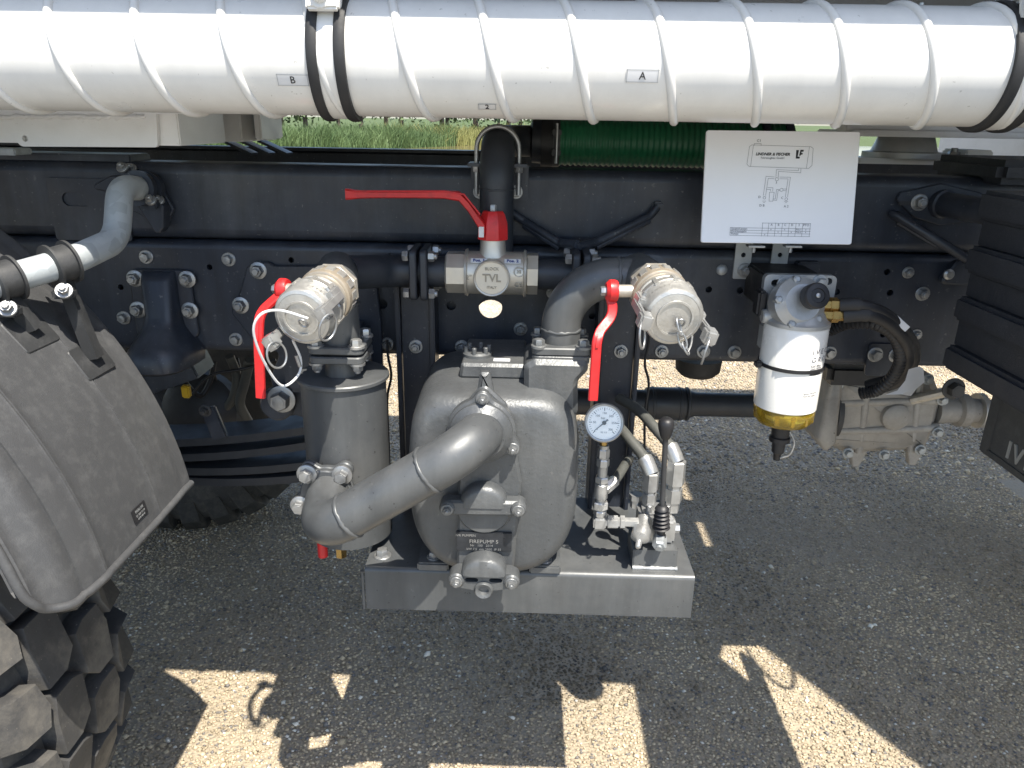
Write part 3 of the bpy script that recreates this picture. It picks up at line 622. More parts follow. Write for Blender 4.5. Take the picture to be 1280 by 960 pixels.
for a in LA: bolt(pump, (ic.x + .056 * math.cos(a), 1.063, ic.z + .056 * math.sin(a)), af=.0125, m=castB)
bm = B(); a = at(606, 470, 1.1); prism(bm, rpoly(fpoly([(596, 492), (600, 465), (612, 465), (618, 492)], 1.09), .004), (0, 1.105, 0), X_, Z_, .022, .006); part('top_boss', bm, castP, pump)
# middle cover
mc = at(605, 628, 1.075)
bm = B(); rings = []
for Y, r in ((1.082, .036), (1.066, .036), (1.058, .033), (1.054, .026)): rings.append([V((mc.x + r * math.cos(PI * i / 20) * 1.1, Y, mc.z + r * math.sin(PI * i / 20) * 1.05)) for i in range(21)])
loft(bm, rings); part('half_round_boss', bm, castP, pump, 50)
bm = B(); prism(bm, rpoly([(mc.x - .066, mc.z - .016), (mc.x + .062, mc.z - .014), (mc.x + .065, mc.z + .012), (mc.x, mc.z + .012), (mc.x - .066, mc.z + .011)], .008), (0, 1.082, 0), X_, Z_, .026, .004); cb = part('cover_bar', bm, castP, pump)
bm = B(); prism(bm, [(mc.x + .045 * math.cos(a), mc.z - .012 + .045 * math.sin(a)) for a in [PI + PI * i / 18 for i in range(19)]], (0, 1.084, 0), X_, Z_, .012, .003); part('lower_lobe', bm, castP, pump)
for dx, dz in ((-.058, -.002), (.056, -.001)): 
    bm = B(); lathe(bm, (mc.x + dx, 1.06, mc.z + dz), (0, -1, 0), [(-.02, .013), (.004, .013), (.007, .011)], 24); part('lug', bm, castP, pump)
    bolt(pump, (mc.x + dx, 1.052, mc.z + dz), af=.012, m=castB)
# name plate
nc = at(605, 676, 1.078); npw, nph = .046, .018
bm = B(); boxp(bm, (nc.x - npw, 1.0735, nc.z - nph), (nc.x + npw, 1.081, nc.z + nph), .001); npl = part('name_plate', bm, plateM, pump); npl['label'] = 'dark engraved name plate with fine silver print'
for s, dx, dz, sz in (('IVR PUMPEN', -.03, .012, .006), ('FIREPUMP 5', 0, .001, .0095), ('Nr   100   2014', -.004, -.0065, .006), ('kW 7.5  min 2900  IP 55', 0, -.0135, .0058)):
    text(npl, s, sz, (nc.x + dx, 1.0732, nc.z + dz), X_, Z_, silverB, th=.0001)
# bottom cover with ears, slots and boss
bc = at(605, 721, 1.06)
bm = B(); holed(bm, rpoly([(bc.x - .05, bc.z - .014), (bc.x - .02, bc.z - .019), (bc.x + .02, bc.z - .019), (bc.x + .05, bc.z - .014), (bc.x + .052, bc.z + .013), (bc.x - .052, bc.z + .013)], .008), [slot(bc.x - .02, bc.z, .014, .004), slot(bc.x + .02, bc.z, .014, .004)], (0, 1.078, 0), X_, Z_, .028); cv = part('drain_cover_bar', bm, castP, pump)
bm = B(); boxp(bm, (bc.x - .033, 1.0705, bc.z - .01), (bc.x + .033, 1.0725, bc.z + .01)); part('slot_floor', bm, castP, cv)
bm = B(); rings = []
for Y, r in ((1.085, .037), (1.05, .037), (1.044, .033), (1.042, .02)): rings.append([V((bc.x + r * math.cos(PI * i / 20), Y, bc.z + .011 + r * .85 * math.sin(PI * i / 20))) for i in range(21)])
loft(bm, rings); part('drain_dome', bm, castP, pump, 50)
for dx in (-.045, .046):
    bm = B(); lathe(bm, (bc.x + dx, 1.055, bc.z - .001), (0, -1, 0), [(-.02, .0135), (.006, .0135), (.009, .011)], 24); part('lug', bm, castP, pump)
    bolt(pump, (bc.x + dx, 1.045, bc.z - .001), af=.012, m=castB)
bm = B(); lathe(bm, (bc.x, 1.08, bc.z - .018), (0, -1, 0), [(0, .016), (.032, .016), (.036, .0135), (.034, .009), (.028, .007)], 28); part('drain_boss', bm, castP, pump)
# feet
for px, py in ((543, 703), (681, 704)):
    p = at(px, py, 1.14); p.z = PZT
    bm = B(); box(bm, p + V((0, 0.01, .008)), (.055, .07, .016), .003); part('foot', bm, castP, pump)
    bolt(pump, p + V((0, -.005, .016)), Z_, af=.015)
# top plate, filler plug, sticker
tp = at(617, 447, 1.22); a, b = at(575, 450, 1.2), at(660, 450, 1.2)
bm = B(); prism(bm, rpoly([(a.x, z1 - .015), (b.x, z1 - .015), (b.x - .004, z1 + .012), (a.x + .004, z1 + .012)], .005), (0, 1.33, 0), X_, Z_, .155, .005); part('top_plate', bm, castP, pump)
fp = at(597, 441, 1.225); fp.z = z1 + .012
bm = B(); lathe(bm, fp, Z_, [(-.001, .026), (.005, .026), (.008, .022), (.008, .001)], 32); pg = part('filler_plug', bm, castP, pump)
for k in range(6):
    q = fp + V((.02 * math.cos(k * PI / 3 + .3), .02 * math.sin(k * PI / 3 + .3), .006)); bm = B(); cyl(bm, q, q + V((0, 0, .012)), .0042, n=12, bev=.001); part('peg', bm, castP, pg)
q = at(626, 441, 1.2); bm = B(); boxp(bm, (q.x - .012, 1.19, z1 + .0125), (q.x + .016, 1.205, z1 + .0132)); part('paper_tag', bm, sticker, pump)
# outlet neck at the top right
RY = 1.195; oc = at(700, 438, RY); ox = oc.x; oz = oc.z
bm = B(); prism(bm, rpoly(fpoly([(655, 520), (655, 455), (668, 448), (735, 450), (735, 462), (722, 475), (722, 520)], 1.15), .012), (0, 1.26, 0), X_, Z_, .12, .008); part('outlet_neck', bm, castP, pump)
def flange_plate(bm, c, w, d, h, r=.012): prism(bm, rpoly([(-w, -d), (w, -d), (w, d), (-w, d)], r), c, X_, Y_, h, .002)
fz = at(700, 458, 1.14).z
bm = B(); flange_plate(bm, V((ox, RY, fz)), .047, .047, .014); part('outlet_flange', bm, castP, pump)
# ============================================================ riser elbow with coupling (right)
CPR = at(845, 400, 1.003) + V((-.012, .137, .019)); RX, ROZ = CPR.x, CPR.z; TZ = ROZ; RY = 1.195
ris = thing('riser_elbow', 'grey pressure elbow curving from pump outlet up to right hand coupling', 'pipe', (ox, RY, fz + .014))
bm = B(); flange_plate(bm, V((ox, RY, fz + .0145)), .047, .047, .013); part('flange', bm, greyP, ris)
path = fillet([V((ox, RY, fz + .02)), V((ox, RY, TZ)), V((RX, RY, TZ))], .085, 14)
bm = B(); sweep(bm, path, .0325, 32); part('elbow', bm, greyP, ris, 50)
bm = B(); t0 = V((RX - .012, RY + .004, TZ + .003)); lathe(bm, t0, CPR - t0, [(-.036, .018), (-.028, .030), (-.016, .034), ((CPR - t0).length + .004, .034)], 32); part('branch', bm, greyP, ris, 50)
for p, ax in ((V((ox, RY, path[1].z - .002)), Z_), (path[-2] + V((.004, 0, 0)), X_)):
    bm = B(); bead(bm, p, ax, .032); part('weld_seam', bm, greyP, ris, 60)
for sx in (-1, 1):
    for sy in (-1, 1): bolt(ris, (ox + sx * .036, RY + sy * .036, fz + .0275), Z_, af=.016, stud=False, m=castB)
bm = B(); sweep(bm, fillet([at(728, 340, 1.32), at(790, 342, 1.32), V((RX + .01, RY + .02, TZ + .006))], .05, 8), .0285, 28); tag(part('black_cross_pipe', bm, blackP), 'black pipe from valve to the right hand coupling elbow', 'pipe')
# ============================================================ camlock couplings
UNROT = {}
def un(T, p): piv, Qi = UNROT[T.name]; return piv + Qi @ (V(p) - piv)
def coupling(cx, cz, side, label, lever_px, D=.06):
    piv = V((cx, 1.20 - D, cz)); Q = Matrix.Rotation(R(8 * side if side < 0 else 5), 3, 'Z') @ Matrix.Rotation(R(8), 3, 'X'); Qi = Q.transposed()
    T = thing('hose_coupling', label, 'coupling', piv); T.rotation_euler = Q.to_euler(); UNROT[T.name] = (piv, Qi)
    bm = B(); lathe(bm, (cx, (1.185 - D), cz), (0, -1, 0), [(0, .034), (.004, .040), (.03, .0425), (.034, .041), (.036, .038)], 40); part('valve_body', bm, aluB, T)
    bm = B()
    for k in range(14):
        a = 2 * PI * k / 14; box(bm, V((cx + .0412 * math.cos(a), (1.168 - D), cz + .0412 * math.sin(a))), (.003, .018, .013), .001, Matrix.Rotation(-a, 3, 'Y'))
    part('castellation', bm, alu, T)
    bm = B(); lathe(bm, (cx, (1.150 - D), cz), (0, -1, 0), [(0, .037), (.012, .037), (.014, .041), (.02, .041), (.022, .0375), (.045, .0375)], 40); part('adaptor', bm, nickel, T)
    bm = B(); lathe(bm, (cx, (1.122 - D), cz), (0, -1, 0), [(0, .040), (.004, .0435), (.016, .0445), (.019, .0425), (.047, .0425), (.051, .0405), (.053, .036), (.0525, .0355), (.054, .028), (.055, .001)], 44); cap = part('cap', bm, alu, T)
    bm = B(); lathe(bm, (cx, (1.092 - D), cz), (0, -1, 0), [(0, .0425), (.006, .0425)], 40); part('cap_rib', bm, alu, cap)
    for k in range(10):
        a = 2 * PI * k / 10 + .2; bm = B(); box(bm, V((cx + .0428 * math.cos(a), (1.112 - D), cz + .0428 * math.sin(a))), (.005, .022, .007), .0012, Matrix.Rotation(-a, 3, 'Y')); part('cap_key', bm, alu, cap)
    bm = B(); lathe(bm, (cx, (1.0665 - D), cz), (0, -1, 0), [(-.001, .0265), (.0012, .0262), (.0012, .0235), (-.001, .0232)], 40, cap=False); part('raised_ring', bm, alu, cap)
    bm = B(); lathe(bm, (cx, (1.20 - D), cz), (0, -1, 0), [(0, .034), (.002, .0395), (.012, .0395), (.015, .036)], 8, ph=PI / 8); part('union_nut', bm, nickel, T, 20)
    for s in (-1, 1):                                   # cam arms with pull rings
        sg = Matrix.Rotation(R(-30 if side < 0 else 14), 3, 'Y')
        def L(x, y, z): return V((cx, 0, cz)) + sg @ V((x * s, y, z))
        bm = B(); t = B(); box(t, (0, 0, 0), (.012, .03, .022), .002)
        for v in t.verts: v.co = L(.045 + v.co.x, (1.102 - D) + v.co.y, v.co.z)
        merge(bm, t); t = B(); box(t, (0, 0, 0), (.007, .075, .014), .002)
        for v in t.verts: v.co = L(.049 + v.co.x, (1.075 - D) + v.co.y, v.co.z - .004)
        merge(bm, t); t = B(); box(t, (0, 0, 0), (.018, .022, .022), .003)
        for v in t.verts: v.co = L(.048 + v.co.x, (1.046 - D) + v.co.y, v.co.z - .006)
        merge(bm, t); arm = part('cam_arm', bm, silverB, T)
        bm = B(); c = L(.047, (1.038 - D), -.024); rings = [c + V((s * .003 * math.cos(a) + .012 * math.sin(a) * .55, -.002 + .016 * math.sin(a) * .9, .019 * math.cos(a))) for a in [2 * PI * i / 28 for i in range(29)]]
        sweep(bm, rings, .0016, 8); part('pull_ring', bm, zinc, arm)
        bm = B(); c0 = L(.038, (1.102 - D), .0); cyl(bm, L(.041, (1.102 - D), -.016), L(.041, (1.102 - D), .016), .004, n=12); part('pivot_pin', bm, zinc, arm)
    bm = B(); c = V((cx + .006, (1.064 - D), cz - .004)); sweep(bm, [c + V((.006 * math.cos(a), -.004 - .004 * math.sin(a), .007 * math.sin(a))) for a in [2 * PI * i / 18 for i in range(19)]], .0016, 8); part('eyelet', bm, zinc, cap)
    # valve lever on the left side
    sx = cx - .047; bm = B(); cyl(bm, (sx + .008, (1.165 - D), cz + .004), (sx - .022, (1.165 - D), cz + .004), .0095, n=20, bev=.001); part('valve_stem', bm, nickel, T)
    P = [piv + Qi @ (at(*q, y - D) - piv) for q, y in lever_px]
    hub = V((sx - .024, (1.165 - D), cz + .004))
    bm = B(); lathe(bm, hub + V((.008, 0, 0)), (-1, 0, 0), [(0, .0155), (.004, .017), (.012, .017), (.017, .012)], 20); hx = part('lever_hub', bm, redP, T)
    bm = B(); hexp(bm, hub + V((-.008, 0, 0)), (-1, 0, 0), .0125, .009); part('lever_nut', bm, zinc, hx)
    bm = B(); pts = fillet([hub + V((-.003, -.004, -.006))] + P, .03, 5); rings = []
    for i, p in enumerate(pts):
        t = i / (len(pts) - 1); w = .0095 - .0015 * math.sin(PI * t) ; d = (pts[min(i + 1, len(pts) - 1)] - pts[max(0, i - 1)]).normalized(); nrm = V((1, 0, 0)); nrm = (nrm - d * nrm.dot(d)).normalized(); s2 = d.cross(nrm)
        rings.append([p + nrm * a * .0072 + s2 * b * .0038 for a, b in ((-1, -.6), (-.8, -1), (.8, -1), (1, -.6), (1, .6), (.8, 1), (-.8, 1), (-1, .6))])
    loft(bm, rings); part('lever', bm, redP, T, 40)
    bm = B(); loft(bm, [[p + V((a * .0022, -.0042 + b * .0018, 0)) for a, b in ((-1, -1), (1, -1), (1, 1), (-1, 1))] for p in pts[7:-1]]); part('lever_rib', bm, redP, T, 40)
    return T
CPL = at(373, 400, 1.003) + V((.02, .136, .019)); LX, LOZ = CPL.x, CPL.z
lc = coupling(LX, LOZ, -1, 'capped aluminium hose coupling with white cable loop above the strainer', [((331, 385), 1.14), ((324, 396), 1.12), ((323, 420), 1.11), ((326, 497), 1.11)])
rc = coupling(RX, ROZ, 1, 'capped aluminium hose coupling with hanging chain right of the riser elbow', [((768, 392), 1.15), ((750, 414), 1.13), ((746, 426), 1.12), ((741, 500), 1.12)])
bm = B(); sweep(bm, spline([un(lc, at(*q, y + .017)) for q, y in (((385, 398), 0.985), ((350, 388), 0.975), ((326, 393), 0.955), ((317, 415), 0.955), ((330, 452), 0.975), ((352, 482), 1.005), ((372, 470), 1.025), ((376, 450), 1.035), ((366, 425), 1.015))], 7), .0019, 8); part('lanyard', bm, sticker, lc)
bm = B(); cyl(bm, un(lc, at(375, 458, 1.05)), un(lc, at(370, 444, 1.047)), .003, n=10); part('crimp', bm, zinc, lc)
for i, (a, b) in enumerate((((846, 398), (852, 420)), ((850, 415), (856, 436)), ((853, 428), (861, 443)))):
    p, q = un(rc, at(*a, 1.0)), un(rc, at(*b, .997)); bm = B(); d = (q - p); m_ = (p + q) / 2; u = d.normalized(); v = (X_ if i % 2 else (X_ + Y_ * 2)).normalized()
    sweep(bm, [m_ + u * (d.length / 2) * math.cos(t) + v * .0055 * math.sin(t) for t in [2 * PI * k / 18 for k in range(19)]], .0016, 8); part('chain_link', bm, zinc, rc)
bm = B(); sweep(bm, spline([un(rc, at(860, 440, .997)), un(rc, at(864, 430, 1.007)), un(rc, at(866, 415, 1.027))], 5), .0014, 8); part('chain_wire', bm, zinc, rc)

# ============================================================ strainer
SX, SY = at(429, 470, 1.215).x, 1.215
szt, szb = at(429, 470, SY).z, at(429, 668, SY).z; sr = .073
st = thing('suction_strainer', 'grey cylindrical suction strainer drum with flat lid under left coupling', 'strainer', (SX, SY, szb))
bm = B(); lathe(bm, (SX, SY, szb), Z_, [(0, sr - .02), (.012, sr), (szt - szb, sr)], 64); part('drum', bm, greyP, st)
bm = B(); lathe(bm, (SX, SY, szt), Z_, [(-.003, sr + .003), (-.001, sr + .006), (.004, sr + .006), (.006, sr + .004), (.006, .001)], 64); part('lid', bm, greyP, st)
fz2 = at(420, 452, 1.175).z
bm = B(); cyl(bm, (SX, SY, szt + .004), (SX, SY, fz2 + .004), .0295, n=32); part('neck', bm, greyP, st)
bm = B(); flange_plate(bm, V((SX, SY, fz2 - .004)), .046, .046, .0125); part('flange', bm, greyP, st)
for sx in (-1, 1):
    for sy in (-1, 1): bolt(st, (SX + sx * .034, SY + sy * .034, fz2 - .005), (0, 0, -1), af=.016)
tee = thing('suction_tee', 'grey suction tee pipe joining strainer flange, left coupling and black pipe', 'pipe', (SX, SY, fz2 + .012))
bm = B(); flange_plate(bm, V((SX, SY, fz2 + .0125)), .046, .046, .0125); part('flange', bm, greyP, tee)
LZ = LOZ
bm = B(); cyl(bm, (SX, SY, fz2 + .02), (SX, SY, LZ - .0), .0325, n=32); part('standpipe', bm, greyP, tee)
bm = B(); t0 = V((SX, SY + .004, LZ + .004)); lathe(bm, t0, CPL - t0, [(-.036, .02), (-.028, .030), (-.016, .034), ((CPL - t0).length + .004, .034)], 36); part('branch', bm, greyP, tee, 50)
bm = B(); bead(bm, (SX, SY, LZ - .045), Z_, .0325); part('weld_seam', bm, greyP, tee, 60)
for sx in (-1, 1):
    for sy in (-1, 1): bolt(tee, (SX + sx * .034, SY + sy * .034, fz2 + .025), Z_, af=.017, stud=False, m=silverB)
# flanged black pipes and three way valve
vz = at(615, 341, 1.32).z; vx = at(616, 341, 1.32).x; k = mpp(V((vx, 1.32, vz)))
bp1 = thing('black_cross_pipe', 'black flanged pipe from the suction tee to the three way valve', 'pipe', (vx - .15, 1.32, vz))
xa = at(516, 341, 1.32).x; xb = at(714, 338, 1.32).x
bm = B(); sweep(bm, fillet([V((SX + .012, SY + .012, LZ + .004)), V((SX + .07, 1.32, vz)), V((xa, 1.32, vz))], .06, 10), .0288, 28); part('pipe', bm, blackP, bp1, 50)
bm = B(); cyl(bm, (xa + .012, 1.32, vz), (at(560, 340, 1.32).x, 1.32, vz), .0275, n=28); part('stub', bm, blackP, bp1)
bm = B(); bead(bm, (at(487, 340, 1.32).x, 1.32, vz), X_, .0288, .0016); part('weld_seam', bm, blackP, bp1, 60)
bp2 = thing('black_valve_stub', 'short black flanged pipe stub right of the three way valve', 'pipe', (xb, 1.32, vz))
bm = B(); cyl(bm, (at(668, 340, 1.32).x, 1.32, vz), (xb + .02, 1.32, vz), .0275, n=28); part('stub', bm, blackP, bp2)
for T, x in ((bp1, xa), (bp2, xb)):
    for dx in (0., .0185):
        bm = B(); prism(bm, rpoly([(-.045, -.045), (.045, -.045), (.045, .045), (-.045, .045)], .011), (x + dx, 1.32, vz), Y_, Z_, .0125, .002); part('flange', bm, blackP, T)
    for sy in (-1, 1):
        for sz in (-1, 1):
            bolt(T, (x, 1.32 + sy * .033, vz + sz * .033), (-1, 0, 0), af=.0165, stud=False, washer=False)
            bolt(T, (x + .031, 1.32 + sy * .033, vz + sz * .033), X_, af=.0165, washer=False)
vl = thing('three_way_valve', 'nickel plated three way ball valve with long red lever', 'valve', (vx, 1.32, vz - .04))
xh = lambda px: at(px, 341, 1.32).x
bm = B(); lathe(bm, (xh(582), 1.32, vz), X_, [(0, .030), (0, .0405), (.004, .0425), (.006, .038), (xh(658) - xh(582) - .006, .038), (xh(658) - xh(582) - .004, .0425), (xh(658) - xh(582), .0405), (xh(658) - xh(582), .03)], 48); body = part('body', bm, nickel, vl)
for a, b in ((558, 583), (657, 672)):
    bm = B(); lathe(bm, (xh(a), 1.32, vz), X_, [(0, .034), (.003, .0375), (xh(b) - xh(a), .0375)], 8, ph=PI / 8); part('end_hex', bm, nickel, vl, 20)
bm = B(); lathe(bm, (vx, 1.30, vz - .002), (0, -1, 0), [(0, .032), (.022, .032), (.0235, .0305), (.0225, .0285), (.0205, .028), (.0205, .001)], 44); med = part('medallion', bm, nickel, vl)
text(med, 'TVL', .019, (vx, 1.279, vz - .002), X_, Z_, nickelD, th=.0016, bold=.0003); text(med, 'BLOCK', .0075, (vx, 1.279, vz + .0145), X_, Z_, nickelD, th=.0014); text(med, 'ITALY', .0065, (vx, 1.279, vz - .018), X_, Z_, nickelD, th=.0014)
text(body, '2"', .0125, (xh(588), 1.2818, vz - .002), X_, Z_, nickelD, th=.0016); text(body, 'CE', .012, (xh(648), 1.2835, vz - .014), X_, Z_, nickelD, th=.0022)
bm = B(); bead(bm, (xh(649), 1.2818, vz + .010), Y_, .0085, .0009, 24); part('stamp_ring', bm, nickel, body); text(body, '32', .008, (xh(649), 1.2818, vz + .010), X_, Z_, nickelD, th=.0016)
for px, s in ((600, 'Pos. 1'), (641, 'Pos. 2')):
    bm = B(); box(bm, (xh(px), 1.2905, vz + .0265), (.029, .0012, .0095), .0003, Matrix.Rotation(R(-48), 3, 'X')); L = part('position_label', bm, sticker, vl)
    w_ = Matrix.Rotation(R(-48), 3, 'X') @ Z_; n_ = X_.cross(w_); text(L, s, .0085, V((xh(px), 1.2905, vz + .0265)) + n_ * .0009, X_, w_, inkB, th=.0001, bold=.0003)
hz = at(617, 296, 1.32).z
bm = B(); lathe(bm, (vx, 1.32, vz + .03), Z_, [(0, .026), (.012, .0225), (hz - vz - .03, .0215)], 32); part('stem_neck', bm, nickel, vl)
hzt = at(617, 262, 1.30).z
bm = B(); lathe(bm, (vx, 1.32, hz - .004), Z_, [(0, .026), (.001, .028), (.028, .027), (hzt - hz - .006, .022), (hzt - hz, .018)], 8, ph=PI / 8); hub = part('handle_hub', bm, redP, vl, 25)
bm = B(); hexp(bm, (vx + .001, 1.32, hzt - .004), Z_, .014, .011); part('handle_nut', bm, zinc, hub)
bm = B(); q = at(602, 290, 1.29); boxp(bm, (q.x - .005, 1.2885, q.z - .009), (q.x + .004, 1.2905, q.z + .009), .0005); part('direction_tag', bm, sticker, hub)
bm = B(); rings = []
for (px, py), hh, dd in (((606, 286), 14, .010), ((598, 276), 15, .010), ((586, 258), 13, .010), ((574, 245), 11, .0105), ((555, 243), 9, .0105), ((520, 243), 8, .0105), ((470, 243), 8, .0095), ((450, 243), 9, .009), ((433, 242.5), 13, .009)):
    c = at(px, py, 1.30); h = hh * k / 2
    rings.append([c + V((dx * 0, y, z)) for y, z in ((-dd, -h * .7), (-dd * .7, -h), (dd * .7, -h), (dd, -h * .7), (dd, h * .7), (dd * .7, h), (-dd * .7, h), (-dd, h * .7))])
loft(bm, rings); part('handle', bm, redP, vl, 40)
bm = B(); c = [at(*q, 1.289) for q in ((600, 268), (580, 243), (556, 239), (440, 239))]; sweep(bm, c, .0016, 8); part('handle_rib', bm, redP, vl)
# vertical pipe to the green hose, U bolt and bracket
ux = at(621, 230, 1.345).x; utz = at(621, 178, 1.40).z
up = thing('black_riser_pipe', 'black pipe rising behind the valve and bending back over the rail', 'pipe', (ux, 1.345, vz))
hx0 = at(672, 178, 1.58); HZ = at(760, 178, 1.58).z
bm = B(); sweep(bm, fillet([V((ux, 1.345, vz + .02)), V((ux, 1.345, HZ)), V((ux, 1.58, HZ)), V((hx0.x + .02, 1.58, HZ))], [.07, .075], 12), .0302, 32); part('pipe', bm, blackP, up, 50)
bm = B(); bead(bm, (ux, 1.345, at(621, 236, 1.345).z), Z_, .0302, .0012); part('weld_seam', bm, blackP, up, 60)
bm = B(); lathe(bm, (hx0.x - .015, 1.58, HZ), X_, [(0, .032), (.004, .042), (.03, .044), (.05, .0445)], 36); part('hose_tail', bm, blackP, up)
ub = thing('u_bolt', 'bright steel u bolt over the black riser pipe bend with two nuts', 'u bolt', (ux, 1.40, HZ))
zr = at(597, 243, 1.375).z; zc = at(621, 186, 1.375).z
pts = [V((ux - .0375, 1.375, zr))] + [V((ux - .0375 * math.cos(a), 1.375, zc + .0375 * math.sin(a))) for a in [PI * i / 20 for i in range(21)]] + [V((ux + .0375, 1.375, zr))]
bm = B(); sweep(bm, pts, .0042, 12); part('rod', bm, zinc, ub)
zp = at(621, 206, 1.375).z
for s in (-1, 1):
    bm = B(); box(bm, (ux + s * .0375, 1.385, zp), (.03, .06, .006), .001); part('saddle_tab', bm, frameP, ub)
    bm = B(); hexp(bm, (ux + s * .0375, 1.375, zp - .003), (0, 0, -1), .014, .01); part('nut', bm, zinc, ub)
ubr = thing('pipe_bracket', 'black plate bracket bolted to the rail behind the riser pipe', 'bracket', (ux, 1.41, zr - .02))
bm = B(); boxp(bm, (ux - .05, 1.41, at(621, 250, 1.41).z), (ux + .055, 1.419, zp), .002); part('plate', bm, frameP, ubr)
for px in (600, 645): bolt(ubr, at(px, 240, 1.41), af=.0155, stud=False)
# green hose with clamp
hs = thing('green_hose', 'ribbed green suction hose behind the board with black cuff and clamp', 'hose', (hx0.x, 1.58, HZ))
xe = at(985, 180, 1.58).x; prof = []; x = 0; L = xe - hx0.x - .02; n = int(L / .0019)
for i in range(n + 1): prof.append((L * i / n, .0455 + .0016 * math.sin(2 * PI * (L * i / n) / .0112)))
bm = B(); lathe(bm, (hx0.x + .02, 1.58, HZ), X_, prof, 40); part('hose', bm, greenH, hs, 60)
bm = B(); lathe(bm, (at(676, 178, 1.58).x, 1.58, HZ), X_, [(0, .044), (0, .0485), (.03, .0495), (.032, .047)], 40); part('cuff', bm, rubber, hs)
xc = at(694, 178, 1.58).x
bm = B(); lathe(bm, (xc - .006, 1.58, HZ), X_, [(0, .047), (0, .0495), (.014, .0495), (.014, .047)], 40, cap=False); cl = part('hose_clamp', bm, ironD, hs)
for dz in (-.02, .018):
    bm = B(); box(bm, (xc + .001, 1.528, HZ + dz), (.018, .014, .012), .002); part('clamp_lug', bm, ironD, cl)
bm = B(); cyl(bm, (xc + .001, 1.522, HZ - .04), (xc + .001, 1.522, HZ + .035), .003, n=10); part('clamp_screw', bm, zinc, cl)
for px in (950, 978):
    x = at(px, 178, 1.58).x; bm = B(); lathe(bm, (x - .007, 1.58, HZ), X_, [(0, .048), (0, .0515), (.014, .0515), (.014, .048)], 40, cap=False); part('hose_clamp', bm, frameP, hs)
# ============================================================ suction pipe strainer -> pump
a0 = at(408, 612, 1.128); 
sp = thing('suction_pipe', 'thick grey welded pipe running from strainer outlet to pump inlet', 'pipe', (a0.x, 1.0, a0.z))
P1 = at(401, 664, 1.0); P2 = at(600, 549, .995); P2.x = ic.x; P2.z = P2.z
P2 = V((ic.x, .995, at(600, 553, .995).z)); a1 = V((a0.x + .004, 1.138, P1.z + .004))
path = fillet([a1, P1, P2, V((ic.x, 1.07, ic.z))], [.058, .07], 14)
bm = B(); sweep(bm, path, .036, 36); part('pipe', bm, greyP, sp, 50)
d = (P2 - P1).normalized()
for p in (path[15] + d * .004, P1.lerp(P2, .70)):
    bm = B(); bead(bm, p, d, .036, .0026); part('weld_seam', bm, greyP, sp, 60)
oc2 = V((a1.x, 1.128, a1.z)); 
for Y, nm, ow in ((1.123, 'flange', sp), (1.137, 'outlet_flange', st)):
    bm = B(); pl = lug_poly(oc2, .044, [(R(52), .048), (R(128), .048), (R(205), .05), (R(-25), .05)], .016); prism(bm, pl, (0, Y, 0), X_, Z_, .0125, .002); part(nm, bm, greyP, ow)
bm = B(); cyl(bm, (oc2.x, 1.133, oc2.z), (oc2.x + .01, 1.18, oc2.z), .035, n=28); part('outlet_stub', bm, greyP, st)
for a, r in ((52, .048), (128, .048), (205, .05)): bolt(sp, (oc2.x + r * math.cos(R(a)), 1.110, oc2.z + r * math.sin(R(a))), af=.0205, stud=False)
p = at(404, 695, 1.17); bm = B(); cyl(bm, p, p + V((0, 0, .03)), .009, n=12); part('red_plug', bm, redP, st)
p = at(427, 695, 1.17); bm = B(); hexp(bm, p, Z_, .018, .03); part('brass_drain', bm, brass, st)
# ============================================================ pressure gauge and hydraulic valve
gc = at(755, 528, 1.13)
ga = thing('pressure_gauge', 'round white dial pressure gauge on a column of silver fittings', 'gauge', (gc.x, 1.16, PZT))
GA = (V((-.05, -1, .28))).normalized(); GU, GW, _ = frame_of(GA); gr = .0325
GU = Z_.cross(GA).normalized(); GW = GA.cross(GU).normalized()
bm = B(); lathe(bm, gc - GA * .02, GA, [(0, .026), (.004, .031), (.02, .031), (.022, gr), (.026, gr), (.028, gr - .002), (.0275, gr - .0045), (.0235, gr - .005)], 48, cap=True); part('case', bm, zinc, ga)
bm = B(); lathe(bm, gc + GA * .0035, GA, [(0, gr - .005), (.0008, gr - .005)], 48); dl = part('dial', bm, dialW, ga)
dc = gc + GA * .0047
bm = B()
for i in range(31):
    a = R(225 - 270 * i / 30); r0 = gr * (.60 if i % 5 == 0 else .68); r1 = gr * .76; w = .0006 if i % 5 == 0 else .0003
    u = GU * math.cos(a) + GW * math.sin(a); v = GU * -math.sin(a) + GW * math.cos(a); bm.faces.new([bm.verts.new(dc + u * r + v * s * w) for r, s in ((r0, -1), (r1, -1), (r1, 1), (r0, 1))])
part('scale_marks', bm, ink, dl)
for s, a, sz in (('0', 225, .005), ('50', 180, .005), ('100', 135, .005), ('150', 90, .005), ('200', 45, .005), ('250', 0, .005), ('300', -45, .005)):
    text(dl, s, sz, dc + (GU * math.cos(R(a)) + GW * math.sin(R(a))) * gr * .48, GU, GW, ink, th=.0001)
text(dl, 'bar', .0055, dc + GW * .0075 + GU * -.002, GU, GW, ink, th=.0001); text(dl, 'KL 1.0', .0038, dc - GW * .016, GU, GW, ink, th=.0001)
a = R(222); u = GU * math.cos(a) + GW * math.sin(a); v = GU * -math.sin(a) + GW * math.cos(a)
bm = B(); prism(bm, [(-.008, -.0016), (-.002, -.0012), (.021, -.0004), (.021, .0004), (-.002, .0012), (-.008, .0016)], dc + GA * .0006, u, v, .0006); 
lathe(bm, dc + GA * .0004, GA, [(0, .0035), (.0018, .0035)], 16); part('needle', bm, ink, dl)
bm = B(); lathe(bm, gc + GA * .0068, GA, [(0, gr - .005), (.0006, gr - .005)], 40); part('glass', bm, glass, ga)
gx, gy = at(752, 600, 1.16).x, 1.155
